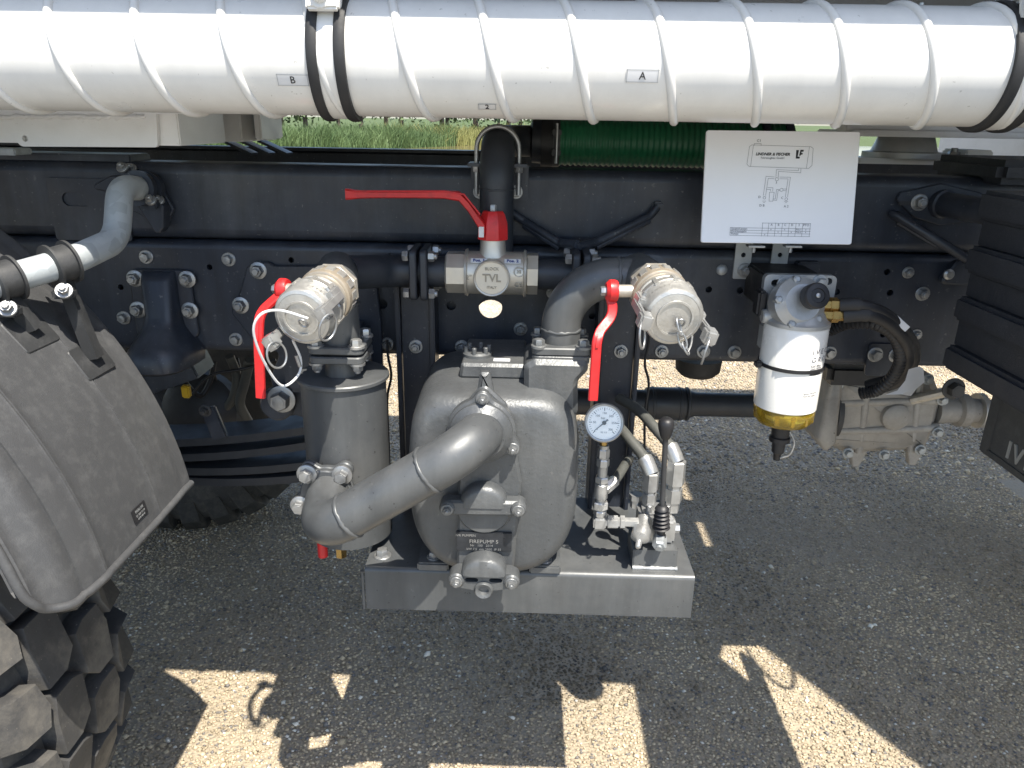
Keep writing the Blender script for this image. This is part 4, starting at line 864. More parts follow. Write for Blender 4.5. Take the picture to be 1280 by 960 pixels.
zz = lambda py: at(752, py, gy).z
bm = B(); cyl(bm, (gx, gy, zz(560)), V((gc.x, gy, gc.z)) - V((0, 0, .02)), .006, n=14); part('neck', bm, brass, ga)
for i, (a, b, af, nm) in enumerate(((572, 560, .018, 'hex'), (583, 573, .019, 'nut'), (603, 595, .021, 'nut'), (636, 626, .024, 'nut'), (644, 637, .02, 'hex'))):
    bm = B(); lathe(bm, (gx, gy, zz(a)), Z_, [(0, af * .5), (.002, af * .577), (zz(b) - zz(a) - .002, af * .577), (zz(b) - zz(a), af * .5)], 6, ph=.3 * i); part(nm, bm, silverB, ga, 25)
bm = B(); cyl(bm, (gx, gy, zz(650)), (gx, gy, zz(556)), .0085, n=20); part('stem', bm, silverB, ga)
bm = B(); cyl(bm, (gx, gy, zz(622)), (gx, gy, zz(604)), .0115, n=20, bev=.001); part('tee_barrel', bm, silverB, ga)
bm = B(); zq = zz(652); box(bm, (gx, gy, zq), (.022, .022, .022), .003); part('elbow_block', bm, silverB, ga)
hvx, hvy = at(817, 690, 1.17).x, 1.17
bm = B(); lathe(bm, (gx + .008, gy, zq), X_, [(0, .009), (.006, .009), (.006, .0125), (.024, .0125), (.024, .0095), (.028, .0095), (.028, .0125), (.036, .0125), (.036, .009), (.06, .009)], 6, ph=.4); part('side_fitting', bm, silverB, ga, 25)
# valve
hv = thing('hydraulic_valve', 'silver hydraulic control valve with black ball lever on a grey stand', 'valve', (hvx, hvy, PZT))
bx0, bx1 = at(790, 715, 1.14).x, at(846, 715, 1.14).x; bzt = at(815, 690, 1.14).z
bm = B(); prism(bm, [(1.142, PZT + .0005), (1.215, PZT + .0005), (1.215, bzt + .004), (1.146, bzt)], (bx0, 0, 0), Y_, Z_, bx1 - bx0, .003); part('stand', bm, greyP, hv)
bm = B(); sweep(bm, [V((bx0 + (bx1 - bx0) * i / 16, 1.141, PZT + .002)) for i in range(17)], [.0035 * random.uniform(.6, 1.4) for _ in range(17)], 8); part('weld_seam', bm, silverC, hv, 60)
vb = at(815, 655, 1.19)
bm = B(); box(bm, (hvx - .004, 1.19, bzt + .030), (.052, .055, .06), .006); box(bm, (hvx + .022, 1.185, bzt + .024), (.026, .04, .048), .005); part('valve_block', bm, silverB, hv)
p0 = at(806, 648, 1.17); p1 = at(797, 685, 1.115)
bm = B(); d = (p1 - p0).normalized(); lathe(bm, p0, d, [(0, .013), (.022, .014), (.025, .0165), (.043, .0165), (.046, .012), (.05, .006), (.062, .005), (.064, .003)], 24); part('relief_cartridge', bm, silverB, hv)
p0 = at(826, 660, 1.17); p1 = at(824, 684, 1.125); d = (p1 - p0).normalized()
bm = B(); lathe(bm, p0, d, [(0, .008), (.02, .008), (.02, .012), (.045, .0125), (.048, .010)], 6); lathe(bm, p0 + d * .044, d, [(0, .006), (.008, .005)], 16); part('spool_nut', bm, zincD, hv, 25)
lb = at(826, 668, 1.145); lt = at(832, 545, 1.13)
bm = B(); d = (lt - lb); n_ = d.normalized(); prof = [(0, .007)]
for i in range(6): prof += [(.012 + .0075 * i, .0085), (.0155 + .0075 * i, .0155 - .0006 * i)]
prof += [(.06, .008)]
lathe(bm, lb, n_, prof, 24); part('bellows', bm, rubberB, hv, 60)
bm = B(); cyl(bm, lb - n_ * .02, lt, .0045, n=14); lathe(bm, lb - n_ * .022, n_, [(0, .0075), (.02, .0095), (.024, .006)], 16); part('lever_rod', bm, ironD, hv)
bm = B(); kx = lt - n_ * .004; lathe(bm, kx, n_, [(0, .007), (.006, .0095), (.018, .0125), (.026, .0135), (.032, .0120), (.036, .008), (.0375, .001)], 24); part('knob', bm, rubberB, hv, 60)
for i, (q, r0) in enumerate((((811, 628), .0135), ((840, 640), .0155))):
    p = at(*q, 1.2); p.z = bzt + .05
    bm = B(); zt2 = at(q[0], 590 - 15 * i, 1.2).z
    H = zt2 - p.z
    lathe(bm, p, Z_, [(0, r0 * .8), (H * .2, r0 * .8), (H * .2, r0), (H * .45, r0), (H * .45, r0 * .75), (H * .55, r0 * .75), (H * .55, r0 * 1.1), (H * .98, r0 * 1.1), (H, r0 * .9)], 6, ph=.4 + i); part('hose_fitting', bm, silverB, hv, 25)
    bm = B(); q2 = [V((p.x, 1.2, zt2 - .004)), V((p.x - .012, 1.215, zt2 + .02)), V((p.x - .035, 1.25, zt2 + .04)), V((p.x - .06, 1.30, zt2 + .055)), V((p.x - .09, 1.345, zt2 + .06))]
    s = spline(q2, 6); sweep(bm, s, [.0115 if k < 7 else .0098 for k in range(len(s))], 20); T = tag(part('hydraulic_hose', bm, greyH if True else rubberB), ('lighter grey hydraulic hose behind the gauge, joining the fitting nearer the gauge', 'grey hydraulic hose behind the gauge, joining the fitting above the lever')[i], 'hose', 'hydraulic hoses behind the gauge')
    bm = B(); sweep(bm, s[:7], .0142, 12); part('ferrule', bm, silverB, T, 40)
p0 = V((gx + .006, gy + .004, zz(613))); s = spline([p0, p0 + V((.022, .02, .012)), at(782, 580, 1.25), at(786, 575, 1.33)], 6)
bm = B(); sweep(bm, s, .0085, 16); T = tag(part('hydraulic_hose', bm, greyH), 'short curved hydraulic hose from the gauge column to the post', 'hose')
bm = B(); sweep(bm, s[:6], .0105, 6); part('ferrule', bm, silverB, T, 25)
p = at(792, 630, 1.24); bm = B(); lathe(bm, V((p.x, 1.22, bzt + .045)), Z_, [(0, .010), (.016, .010), (.016, .013), (.026, .013)], 6); part('plug', bm, silverB, hv, 25)
bm = B(); cyl(bm, (hvx + .03, 1.19, bzt + .02), (hvx + .046, 1.19, bzt + .02), .009, n=6); part('side_plug', bm, silverB, hv, 25)
for dz, dx in ((.075, .018), (.074, -.014)):
    bm = B(); cyl(bm, (hvx + dx, 1.175, bzt + .058), (hvx + dx, 1.175, bzt + dz), .006, n=14, bev=.001); part('cap_screw', bm, zinc, hv)

# ============================================================ fuel filter
FX, FY = at(992, 430, 1.25).x, 1.25; fzt, fzb = at(997, 411, 1.20).z, at(985, 520, 1.20).z; fr_ = .0535
ff = thing('fuel_filter', 'white fuel filter can with amber bowl under a silver pump head', 'filter', (FX, FY, fzb - .1))
bm = B(); lathe(bm, (FX, FY, fzb), Z_, [(0, fr_ - .004), (.003, fr_), (fzt - fzb - .006, fr_), (fzt - fzb, fr_ - .004)], 56); can = part('can', bm, filterW, ff)
bm = B(); lathe(bm, (FX, FY, fzb + .001), (0, 0, -1), [(0, fr_ - .002), (.006, fr_ - .001), (.022, fr_ - .003), (.03, fr_ - .009), (.032, .02)], 48); bowl = part('bowl', bm, amber, ff)
for k in range(12):
    a = 2 * PI * k / 12; bm = B(); box(bm, (FX + (fr_ - .003) * math.cos(a), FY + (fr_ - .003) * math.sin(a), fzb - .012), (.003, .008, .02), .001, Matrix.Rotation(a, 3, 'Z')); part('bowl_rib', bm, amber, bowl)
bm = B(); lathe(bm, (FX, FY, fzb - .028), (0, 0, -1), [(0, .022), (.008, .022), (.010, .017), (.030, .0155), (.032, .0185), (.04, .0185), (.042, .012), (.062, .011), (.066, .007), (.078, .006)], 16); sn = part('drain_sensor', bm, rubberB, ff, 40)
bm = B(); sweep(bm, spline([V((FX + .012, FY - .012, fzb - .045)), V((FX + .022, FY - .014, fzb - .065)), V((FX + .018, FY - .012, fzb - .09)), V((FX + .004, FY - .006, fzb - .1))], 6), .0014, 8); part('sensor_wire', bm, silverB, sn)
bm = B(); lathe(bm, (FX, FY, (fzb + fzt) / 2 + .000), Z_, [(0, fr_ + .0002), (.0, fr_ + .0025), (.006, fr_ + .0025), (.006, fr_ + .0002)], 48, cap=False); box(bm, (FX - fr_ - .006, FY - .01, (fzb + fzt) / 2 + .003), (.014, .014, .012), .003); part('strap', bm, rubberB, ff)
def can_text(s, size, ang, z, m=inkG, bold=0.): text(can, s, size, None, X_, Z_, m, th=.0001, bold=bold, align='LEFT', wrapf=lambda q: V((FX + (fr_ + .0006 + q.z) * math.sin(ang + q.x / fr_), FY - (fr_ + .0006 + q.z) * math.cos(ang + q.x / fr_), z + q.y)))
H_ = fzt - fzb
can_text('I V E C O', .013, R(16), fzb + H_ * .74); can_text('G R O U P', .013, R(16), fzb + H_ * .65); can_text('fuel filter', .007, R(16), fzb + H_ * .585); can_text('504170771', .006, R(16), fzb + H_ * .55); can_text('IIIIIIIIIII', .010, R(16), fzb + H_ * .50, ink, .0004); can_text('Tighten 3/4 turn', .0045, R(8), fzb + H_ * .27); can_text('check for leaks', .0045, R(8), fzb + H_ * .24)
hzb, hzt_ = fzt - .002, at(997, 345, 1.2).z
bm = B(); lathe(bm, (FX, FY, fzt - .003), Z_, [(0, fr_ + .001), (.006, fr_ + .001), (.010, fr_ - .004), (.03, fr_ - .014)], 40); part('head_ring', bm, silverC, ff)
pa, pb = at(957, 343, 1.27), at(1038, 402, 1.27)
s1, s2 = at(973, 354, 1.27), at(1032, 352, 1.27)
bm = B(); holed(bm, rpoly([(pa.x, pb.z), (pb.x, pb.z), (pb.x, pa.z), (pa.x, pa.z)], .009), [slot(s1.x, s1.z, .012, .006), slot(s2.x, s2.z, .012, .006)], (0, 1.285, 0), X_, Z_, .014); part('bracket', bm, silverC, ff)
bm = B(); boxp(bm, (pa.x + .01, 1.286, pb.z + .01), (pb.x - .01, 1.419, pa.z - .006), .004); part('spacer', bm, rubber, ff)
for q in ((981, 355), (1025, 353)): bolt(ff, at(*q, 1.271), af=.0165, stud=False, m=silverC)
hc = at(1003, 378, 1.215); HA = V((.12, -1, .35)).normalized()
bm = B(); lathe(bm, hc - HA * .03, HA, [(-.01, .042), (.012, .044), (.022, .044), (.028, .036), (.034, .030)], 40); part('pump_head', bm, silverC, ff)
bm = B(); box(bm, (FX, FY + .01, (fzt + hc.z) / 2), (.07, .06, .05), .008); part('head_block', bm, silverC, ff)
for k in range(5):
    a = 2 * PI * k / 5 + .5; U, W, A = frame_of(HA); p = hc + (U * math.cos(a) + W * math.sin(a)) * .0395 - HA * .006; bm = B(); lathe(bm, p - HA * .006, HA, [(0, .007), (.011, .007), (.013, .004)], 6); part('screw', bm, zincD, ff)
kc = hc + HA * .004 + V((.008, 0, .008)); bm = B(); lathe(bm, kc, HA, [(0, .012), (.006, .012), (.008, .0205), (.026, .0215), (.029, .019), (.03, .012), (.028, .011), (.028, .001)], 32); kb = part('primer_knob', bm, rubberB, ff)
bm = B(); lathe(bm, kc + HA * .028, HA, [(0, .004), (.003, .004), (.004, .002)], 12); part('knob_screw', bm, zinc, kb)
for py, x0, L in ((381, 1038, .0), (394, 1040, .006)):
    p = at(x0, py, 1.235); bm = B(); lathe(bm, p + V((-.02, 0, 0)), X_, [(0, .011), (.018, .011), (.018, .0125), (.03, .0125), (.03, .0095), (.04, .0095)], 6, ph=.3); part('brass_fitting', bm, brass, ff, 25)
p = at(952, 395, 1.25); bm = B(); cyl(bm, p + V((.03, 0, 0)), p, .012, n=20, bev=.002); part('side_port', bm, silverC, ff)
bm = B(); box(bm, at(950, 378, 1.27), (.016, .03, .045), .004); part('connector', bm, rubberB, ff)
p = at(953, 420, 1.28); bm = B(); box(bm, p, (.008, .03, .045), .003); part('side_strap', bm, silverC, ff)
# hoses of the filter
hoses = [([(1050, 381), (1075, 381), (1105, 391), (1130, 412), (1143, 435), (1140, 458), (1122, 478), (1092, 488)], [1.235, 1.225, 1.23, 1.25, 1.28, 1.31, 1.34, 1.37], .0095, 'black fuel hose arching from the upper brass fitting of the filter'),
         ([(1054, 394), (1085, 393), (1112, 405), (1132, 428), (1134, 452), (1118, 472), (1085, 482)], [1.235, 1.225, 1.235, 1.26, 1.29, 1.33, 1.37], .011, 'thicker black fuel hose arching from the lower brass fitting of the filter')]
for q, yy, r_, lab in hoses:
    s = spline([at(*p, y) for p, y in zip(q, yy)], 7); bm = B(); sweep(bm, s, r_, 18); T = tag(part('fuel_hose', bm, rubberB), lab, 'hose', 'fuel filter hoses')
    bm = B(); sweep(bm, s[:8], r_ + .002, 16); part('hose_sleeve', bm, rubber, T)
s = spline([at(*p, y) for p, y in zip([(1036, 413), (1060, 404), (1095, 405), (1118, 420), (1126, 445), (1118, 468), (1098, 487), (1076, 492)], [1.29, 1.27, 1.25, 1.26, 1.28, 1.31, 1.34, 1.36])], 18)
bm = B(); sweep(bm, s, [.0108 + .0016 * math.sin(i * 2.1) for i in range(len(s))], 14); tag(part('corrugated_conduit', bm, rubberB, ang=60), 'corrugated black cable conduit looping inside the fuel hoses', 'conduit')
p = at(1133, 475, 1.26)
bm = B(); pts = [[(0, 0, .02), (.015, -.006, .028), (.028, .004, .02)], [(-.004, -.004, 0), (.016, .004, .004), (.03, -.004, -.002)], [(-.012, 0, -.02), (.01, -.006, -.014), (.024, .006, -.018)], [(-.03, .004, -.03), (-.006, -.004, -.026), (.014, 0, -.03)]]
vv = [[bm.verts.new(p + V(q)) for q in r_] for r_ in pts]
for i in range(3):
    for j in range(2): bm.faces.new((vv[i][j], vv[i][j + 1], vv[i + 1][j + 1], vv[i + 1][j]))
bmesh.ops.solidify(bm, geom=list(bm.faces), thickness=.0006); tag(part('paper_label', bm, sticker), 'crumpled white paper label tied to the fuel hoses', 'label')
bm = B(); q = at(1126, 404, 1.232); box(bm, q, (.034, .002, .011), .0006, Matrix.Rotation(R(38), 3, 'Y')); tag(part('hose_tag', bm, sticker), 'white paper tag wrapped on the upper fuel hose', 'label')

# ============================================================ function board
bd = thing('sign_board', 'white operating diagram board tilted in front of the rail', 'sign', at(975, 306, 1.27))
c00, c10, c11, c01 = at(876, 303, 1.265), at(1064, 306, 1.265), at(1080, 165, 1.30), at(887, 163, 1.30)
bo = c00; BU = (c10 - c00 + c11 - c01).normalized(); wd = ((c10 - c00).length + (c11 - c01).length) / 2; bv = (c01 - c00 + c11 - c10) / 2; BV = (bv - BU * bv.dot(BU)).normalized(); ht = bv.length; BN = BU.cross(BV)
bm = B(); prism(bm, rpoly([(0, 0), (wd, 0), (wd, ht), (0, ht)], .004), bo - BN * .006, BU, BV, .006, .0008); panel = part('panel', bm, plate_white, bd)
def bp_(u, v, h=.0006): return bo + BU * (u * wd) + BV * ((1 - v) * ht) + BN * h
bm = B()
def line(u0, v0, u1, v1, w=.0005):
    a, b = bp_(u0, v0), bp_(u1, v1); d = (b - a).normalized(); s = d.cross(BN) * (w / 2); a -= d * w / 2; b += d * w / 2
    bm.faces.new([bm.verts.new(q) for q in (a - s, b - s, b + s, a + s)])
def poly(ps, **k):
    for a, b in zip(ps, ps[1:]): line(*a, *b, **k)
# tank outline, pipework and table (coordinates are fractions of the board)
poly([(.30, .125), (.685, .135), (.70, .15), (.70, .30), (.68, .325), (.29, .315), (.275, .295), (.285, .14), (.30, .125)]); line(.31, .13, .30, .315); line(.675, .137, .665, .325)
poly([(.315, .13), (.315, .112), (.36, .113), (.36, .13)])
poly([(.63, .328), (.63, .365), (.485, .355), (.485, .41)]); poly([(.615, .328), (.615, .345), (.47, .34), (.47, .41)])
poly([(.46, .405), (.405, .40), (.395, .57)]); poly([(.46, .42), (.42, .418), (.41, .57)]); poly([(.495, .405), (.565, .405), (.555, .58)]); poly([(.495, .42), (.55, .42), (.54, .58)])
poly([(.42, .50), (.455, .50), (.455, .53)]); poly([(.415, .515), (.44, .517), (.44, .53)]); poly([(.435, .54), (.465, .54), (.46, .62), (.435, .62), (.435, .54)]); poly([(.46, .60), (.475, .60), (.48, .515), (.50, .515)]); poly([(.46, .61), (.485, .612), (.49, .525), (.50, .525)]); poly([(.525, .51), (.545, .51)]); poly([(.525, .525), (.54, .525)])
for cx_, cy_, r_ in ((.477, .425, .014), (.512, .518, .014), (.403, .59, .012), (.547, .60, .012)): poly([(cx_ + r_ * .75 * math.cos(t), cy_ + r_ * math.sin(t)) for t in [2 * PI * i / 14 for i in range(15)]])
for cx_ in (.403, .547): poly([(cx_ - .012, .62), (cx_ + .012, .62)]); poly([(cx_ - .006, .632), (cx_ + .006, .632)])
T0, T1, Vt = .235, .745, [.835, .862, .885, .908, .932]
for i, v in enumerate(Vt): line(.19 if i else .40, v + (.0 if i else -.018), .72, v + .002 + (.0 if i else -.02))
for u in (.40, .44, .485, .53, .575, .62, .665, .715): line(u + .003, .815, u, .935)
line(.19, .86, .19, .932); part('printed_diagram', bm, inkG, panel)
def bt(s, sz, u, v, **k): text(panel, s, sz, bp_(u, v, .0005), BU, BV, k.pop('m', inkG), th=.0001, **k)
bt('LINDNER & FISCHER', .0062, .44, .205, m=ink, bold=.0002, shear=.2); bt('Fahrzeugbau GmbH', .0048, .44, .238); bt('C1', .006, .345, .088)
bt('D', .0055, .37, .585); bt('D B', .0055, .39, .66); bt('C', .0055, .52, .59); bt('A 2', .0055, .55, .665); bt('3', .0055, .475, .455)
for s, u in (('A', .462), ('B', .508), ('C', .552), ('D', .598), ('3', .643), ('PTO', .69)): bt(s, .0052, u, .832)
for s, v in (('Saugen/Lenzen', .872), ('Druckausgabe', .895), ('Pumpe', .918)): bt(s, .0045, .197, v, align='LEFT')
for s, u, v in (('x', .46, .873), ('x', .55, .873), ('x', .508, .895), ('x', .595, .895), ('x', .42, .92), ('Pos.1', .643, .872), ('Pos.2', .643, .895), ('x', .69, .872), ('x', .69, .895)): bt(s, .0042, u, v)
bm = B(); u0, v0 = .615, .20
for q in (((-.028, .035), (-.028, -.03), (-.008, -.03), (-.014, .02), (.004, .02), (.0, .035)), ((-.004, .012), (.004, -.032), (.03, -.032), (.027, -.018), (.013, -.018), (.012, -.008), (.023, -.008), (.021, .004), (.009, .004), (.008, .012))):
    bm.faces.new([bm.verts.new(bp_(u0 + a * .85, v0 + b * 1.15)) for a, b in q])
part('printed_emblem', bm, ink, panel)
for px in (930, 976):
    a, b = at(px - 10, 304, 1.40), at(px + 10, 349, 1.41); bm = B(); xc = (a.x + b.x) / 2; zc0 = at(px, 349, 1.412).z; h = circ(xc, at(px, 319, 1.412).z, .0045, 14)
    holed(bm, rpoly([(xc - .0155, zc0), (xc + .0155, zc0), (xc + .0155, a.z + .03), (xc - .0155, a.z + .03)], .003), [h], (0, 1.419, 0), X_, Z_, .005); L = part('bracket_leg', bm, silverC, bd)
    bm = B(); boxp(bm, (xc - .012, 1.285, a.z + .028), (xc + .026, 1.4135, a.z + .031), .0005); part('bracket_arm', bm, silverC, bd)
    bolt(bd, at(px + 1, 338, 1.413), af=.0165)
    q = at(px + 14, 309, 1.27); bm = B(); box(bm, q + V((0, 0, .002)), (.028, .02, .003), .0008); cyl(bm, q + V((-.002, 0, .002)), q + V((-.002, 0, -.009)), .003, n=10); part('clip', bm, zinc, bd)

# ============================================================ right side: bracket tube, ribbed box, mud flap
rb = thing('tube_bracket', 'black pointed plate bracket with stub tube bolted to the rail beside the ribbed box', 'bracket', at(1175, 280, FR))
pl = [at(*q, FR) for q in ((1118, 249), (1124, 240), (1174, 229), (1222, 240), (1255, 262), (1222, 275), (1172, 281), (1140, 271))]
bm = B(); prism(bm, rpoly([(p.x, p.z) for p in pl], .006), (0, FR, 0), X_, Z_, .008, .0015); part('plate', bm, frameP, rb)
bm = B(); q = at(1131, 254, FR - .008); prism(bm, slot(q.x, q.z, .015, .004), (0, FR - .0075, 0), X_, Z_, .0008); part('slot_mark', bm, rubber, rb)
bolt(rb, at(1149, 253, FR - .008), af=.0185)
a = at(1178, 255, FR - .008); bm = B(); lathe(bm, a, V((.25, -1, -.02)), [(-.004, .026), (.006, .026), (.008, .022), (.16, .022)], 28); part('stub_tube', bm, frameP, rb)
sb = thing('strut', 'black strut sloping from the upper rail down to the ribbed box', 'strut', at(1205, 335, 1.38))
bm = B(); sweep(bm, [at(1113, 266, FR - .004), at(1120, 269, FR - .012), at(1210, 324, 1.36)], [.006, .0085, .0085], 12); part('rod', bm, frameP, sb)
bm = B(); sweep(bm, [at(1122, 278, FR - .008), at(1170, 307, 1.39)], .004, 8); part('rib', bm, frameP, sb)
eb = thing('ear_bracket', 'small black ear bracket with bright rivet behind the ribbed box', 'bracket', at(1190, 346, FR))
pl = [at(*q, FR) for q in ((1167, 353), (1190, 324), (1215, 324), (1215, 355))]; bm = B(); prism(bm, rpoly([(p.x, p.z) for p in pl], .008), (0, FR, 0), X_, Z_, .02, .004); part('ear', bm, frameP, eb)
bm = B(); lathe(bm, at(1186, 343, FR - .02), (0, -1, 0), [(-.002, .010), (.002, .010), (.005, .006)], 18); part('rivet', bm, zinc, eb)
RXB = at(1222, 255, 1.215).x
rbx = thing('ribbed_box', 'tall black ribbed cover box at the right end of the rail', 'box', (RXB + .14, 1.0, at(1182, 458, 1.215).z))
ys = [236, 274, 305, 340, 368, 399, 429, 459]; zsn = [at(1200, y, 1.215).z for y in ys]
for i in range(7):
    s = 0 if i % 2 == 0 else .012; bm = B(); boxp(bm, (RXB + s - i * .0006, .64, zsn[i + 1] + (.0 if i % 2 else .001)), (RXB + .28, 1.215 - s * .3, zsn[i] - (.0 if i % 2 else .001)), .006 if i % 2 == 0 else .001); part('rib' if i % 2 == 0 else 'groove', bm, boxM, rbx)
bm = B(); a = at(1195, 205, 1.45); boxp(bm, (a.x + .03, 1.36, a.z - .03), (a.x + .6, 1.6, a.z + .012), .012); part('top_cover', bm, boxM, rbx)
mf = thing('mud_flap', 'black mud flap lettered IVECO hanging below the ribbed box', 'mud flap', at(1240, 580, 1.3))
mx_ = at(1224, 555, 1.42).x; mz0, mz1 = at(1222, 563, 1.42).z, at(1240, 512, 1.42).z
bm = B(); boxp(bm, (mx_, .78, mz0), (mx_ + .012, 1.42, mz1 + .05), .004); flap = part('flap', bm, plastic, mf)
bm = B()
for y0, y1, za, zb_ in ((1.385, 1.392, mz0 + .012, mz1 + .05), (.80, 1.39, mz0 + .012, mz0 + .017)): boxp(bm, (mx_ - .002, y0, za), (mx_ + .001, y1, zb_), .0008)
part('raised_rim', bm, plastic, flap)
text(flap, 'IVECO', .05, (mx_ - .001, 1.335, (mz0 + mz1) / 2 - .004), (0, -1, 0), Z_, silverC, th=.0015, align='LEFT', bold=.0004, space=1.25)
# ============================================================ gearbox and shaft behind
gb = thing('transfer_gearbox', 'dirty aluminium gearbox housing hanging below the rail', 'gearbox', at(1100, 580, 1.75))
def gp(px, py, Y): return at(px, py, Y)
bm = B(); pl = [(gp(*q, 1.66).x, gp(*q, 1.66).z) for q in ((1032, 555), (1045, 470), (1170, 470), (1182, 500), (1172, 540), (1160, 566), (1060, 570))]; prism(bm, rpoly(pl, .02), (0, 1.95, 0), X_, Z_, .29, .022); part('housing', bm, gearM, gb, 50)
for q0, q1 in (((1040, 538), (1172, 534)), ((1050, 503), (1175, 500))):
    bm = B(); sweep(bm, [gp(*q0, 1.668), gp((q0[0] + q1[0]) / 2, q0[1] - 1, 1.663), gp(*q1, 1.668)], .011, 12); part('rib', bm, gearM, gb)
for px in (1085, 1150):
    bm = B(); sweep(bm, [gp(px, 474, 1.668), gp(px - 4, 505, 1.663), gp(px - 12, 565, 1.672)], .010, 12); part('rib', bm, gearM, gb)
pl = [(gp(*q, 1.62).x, gp(*q, 1.62).z) for q in ((1022, 550), (1040, 465), (1056, 468), (1046, 556), (1032, 568))]; bm = B(); prism(bm, rpoly(pl, .01), (0, 1.95, 0), X_, Z_, .33, .008); part('end_flange', bm, gearM, gb, 50)
for q in ((1075, 572), (1147, 570)):
    a = gp(*q, 1.68); bm = B(); prism(bm, rpoly([(a.x - .018, a.z + .02), (a.x + .03, a.z + .02), (a.x + .012, a.z - .035), (a.x - .004, a.z - .035)], .003), (0, 1.72, 0), X_, Z_, .02, .002); part('lug', bm, gearM, gb)
a = gp(1168, 512, 1.7); bm = B(); lathe(bm, a, X_, [(0, .035), (.05, .03), (.055, .04), (.075, .04), (.08, .03), (.16, .026)], 24); part('output_neck', bm, gearM, gb)
bm = B(); lathe(bm, a + V((.1, 0, 0)), X_, [(0, .043), (.012, .043)], 24); part('bright_ring', bm, alu, gb)
a = gp(1040, 512, 1.72); bm = B(); lathe(bm, a, (-1, 0, 0), [(0, .075), (.012, .075), (.015, .06), (.05, .055), (.055, .035)], 32); part('drive_flange', bm, ironD, gb)
for q in ((1048, 480), (1040, 520), (1034, 552), (1060, 566), (1105, 568), (1150, 562), (1172, 540), (1178, 500), (1120, 476), (1160, 474)): bolt(gb, gp(*q, 1.655), af=.016, stud=False, m=zincD)
bm = B(); lathe(bm, gp(1118, 520, 1.66), (0, -1, 0), [(0, .034), (.012, .032), (.018, .024), (.019, .001)], 28); part('bearing_boss', bm, gearM, gb)
a = gp(1060, 470, 1.62); bm = B(); box(bm, a + V((.02, 0, .012)), (.16, .08, .05), .012); part('dark_cover', bm, rubberB, gb)
bolt(gb, at(1192, 486, 1.58), af=.03, stud=False, m=ironD)
bm = B(); sweep(bm, [at(1140, 500, 1.66), at(1195, 487, 1.6)], .012, 10); part('mount_arm', bm, alu, gb)
ds = thing('drive_shaft', 'black propeller shaft running under the chassis behind the tray', 'drive shaft', at(850, 506, 1.78))
a, b = at(690, 506, 1.78), at(1030, 507, 1.78); L = b.x - a.x; za = at(860, 505, 1.78).z
bm = B(); xq = lambda px: at(px, 506, 1.78).x - a.x
lathe(bm, (a.x, 1.78, za), X_, [(0, .034), (xq(805), .034), (xq(807), .040), (xq(812), .042), (xq(852), .042), (xq(856), .038), (xq(862), .036), (xq(868), .031), (L, .030)], 32); part('shaft', bm, blackP, ds)
for px in (815, 848, 858):
    bm = B(); lathe(bm, (at(px, 506, 1.78).x, 1.78, za), X_, [(-.004, .0415), (-.002, .0435), (.002, .0435), (.004, .0415)], 32); part('ring', bm, blackP, ds)
bm = B(); p = at(872, 462, 1.7); lathe(bm, p + V((0, 0, .03)), (0, 0, -1), [(0, .055), (.03, .052), (.042, .04), (.044, .001)], 28); tag(part('buffer_stop', bm, rubber), 'black rubber buffer poking down below the rail right of the riser', 'buffer')
# ============================================================ under rail clutter on the left
sp_ = thing('leaf_spring', 'stack of dark spring leaves running under the rail behind the mudguard', 'leaf spring', at(300, 560, 1.5))
for i, (ya, yb, yl) in enumerate(((545, 515, 0), (563, 533, .05), (576, 560, .1), (588, 575, .2))):
    p, q = at(120 + 25 * i, ya, 1.55), at(470, yb, 1.55); bm = B(); n_ = 12; rings = []
    for k in range(n_ + 1):
        t = k / n_; c = p.lerp(q, t) - V((0, 0, .02 * math.sin(PI * t))); rings.append([c + V((0, y, z)) for y, z in ((-.045, -.009), (.045, -.009), (.045, .009), (-.045, .009))])
    loft(bm, rings); part('leaf', bm, blackP, sp_)
bm = B(); a, b = at(258, 512, 1.49), at(278, 545, 1.49); box(bm, (a + b) / 2, (.035, .012, .075), .003, Matrix.Rotation(R(-16), 3, 'Y')); part('clip', bm, frameP, sp_); bolt(sp_, a - V((0, .006, 0)), af=.016, m=ironD)
bt_ = thing('battery_bracket', 'blue black angled beam end under the spring hanger', 'bracket', at(200, 490, 1.55))
bm = B(); a, b = at(150, 486, 1.55), at(246, 458, 1.5); d = (b - a); box(bm, (a + b) / 2, (d.length, .09, .045), .004, Matrix.Rotation(-math.atan2(d.z, d.x), 3, 'Y')); part('beam', bm, frameP, bt_)
ax = thing('rear_axle', 'brownish axle housing between the rear wheels', 'axle', (-1.3, 1.8, .5))
bm = B(); lathe(bm, (-1.3, 1.2, .58), Y_, [(0, .09), (.25, .09), (.35, .13), (.5, .2), (.7, .22), (.9, .2), (1.05, .13), (1.2, .09)], 32); part('housing', bm, ironD, ax, 50)
labs = ['black brake hose sagging below the rail near the yellow tag', 'grey air hose curving down behind the spring hanger', 'black wiring loop hanging under the rail by the shackle bracket', 'thin black cable crossing behind the strainer lever', 'grey hose dropping beside the shackle bracket', 'black pipe dangling over the axle behind the mudguard']
qs = [((225, 455), (232, 478), (250, 495), (262, 478), (268, 452)), ((287, 445), (296, 470), (292, 495), (282, 512)), ((262, 450), (272, 480), (290, 490), (300, 470), (296, 448)), ((235, 500), (262, 470), (300, 462), (345, 450)), ((312, 450), (305, 480), (300, 505), (312, 530)), ((215, 470), (230, 500), (255, 520), (262, 545))]
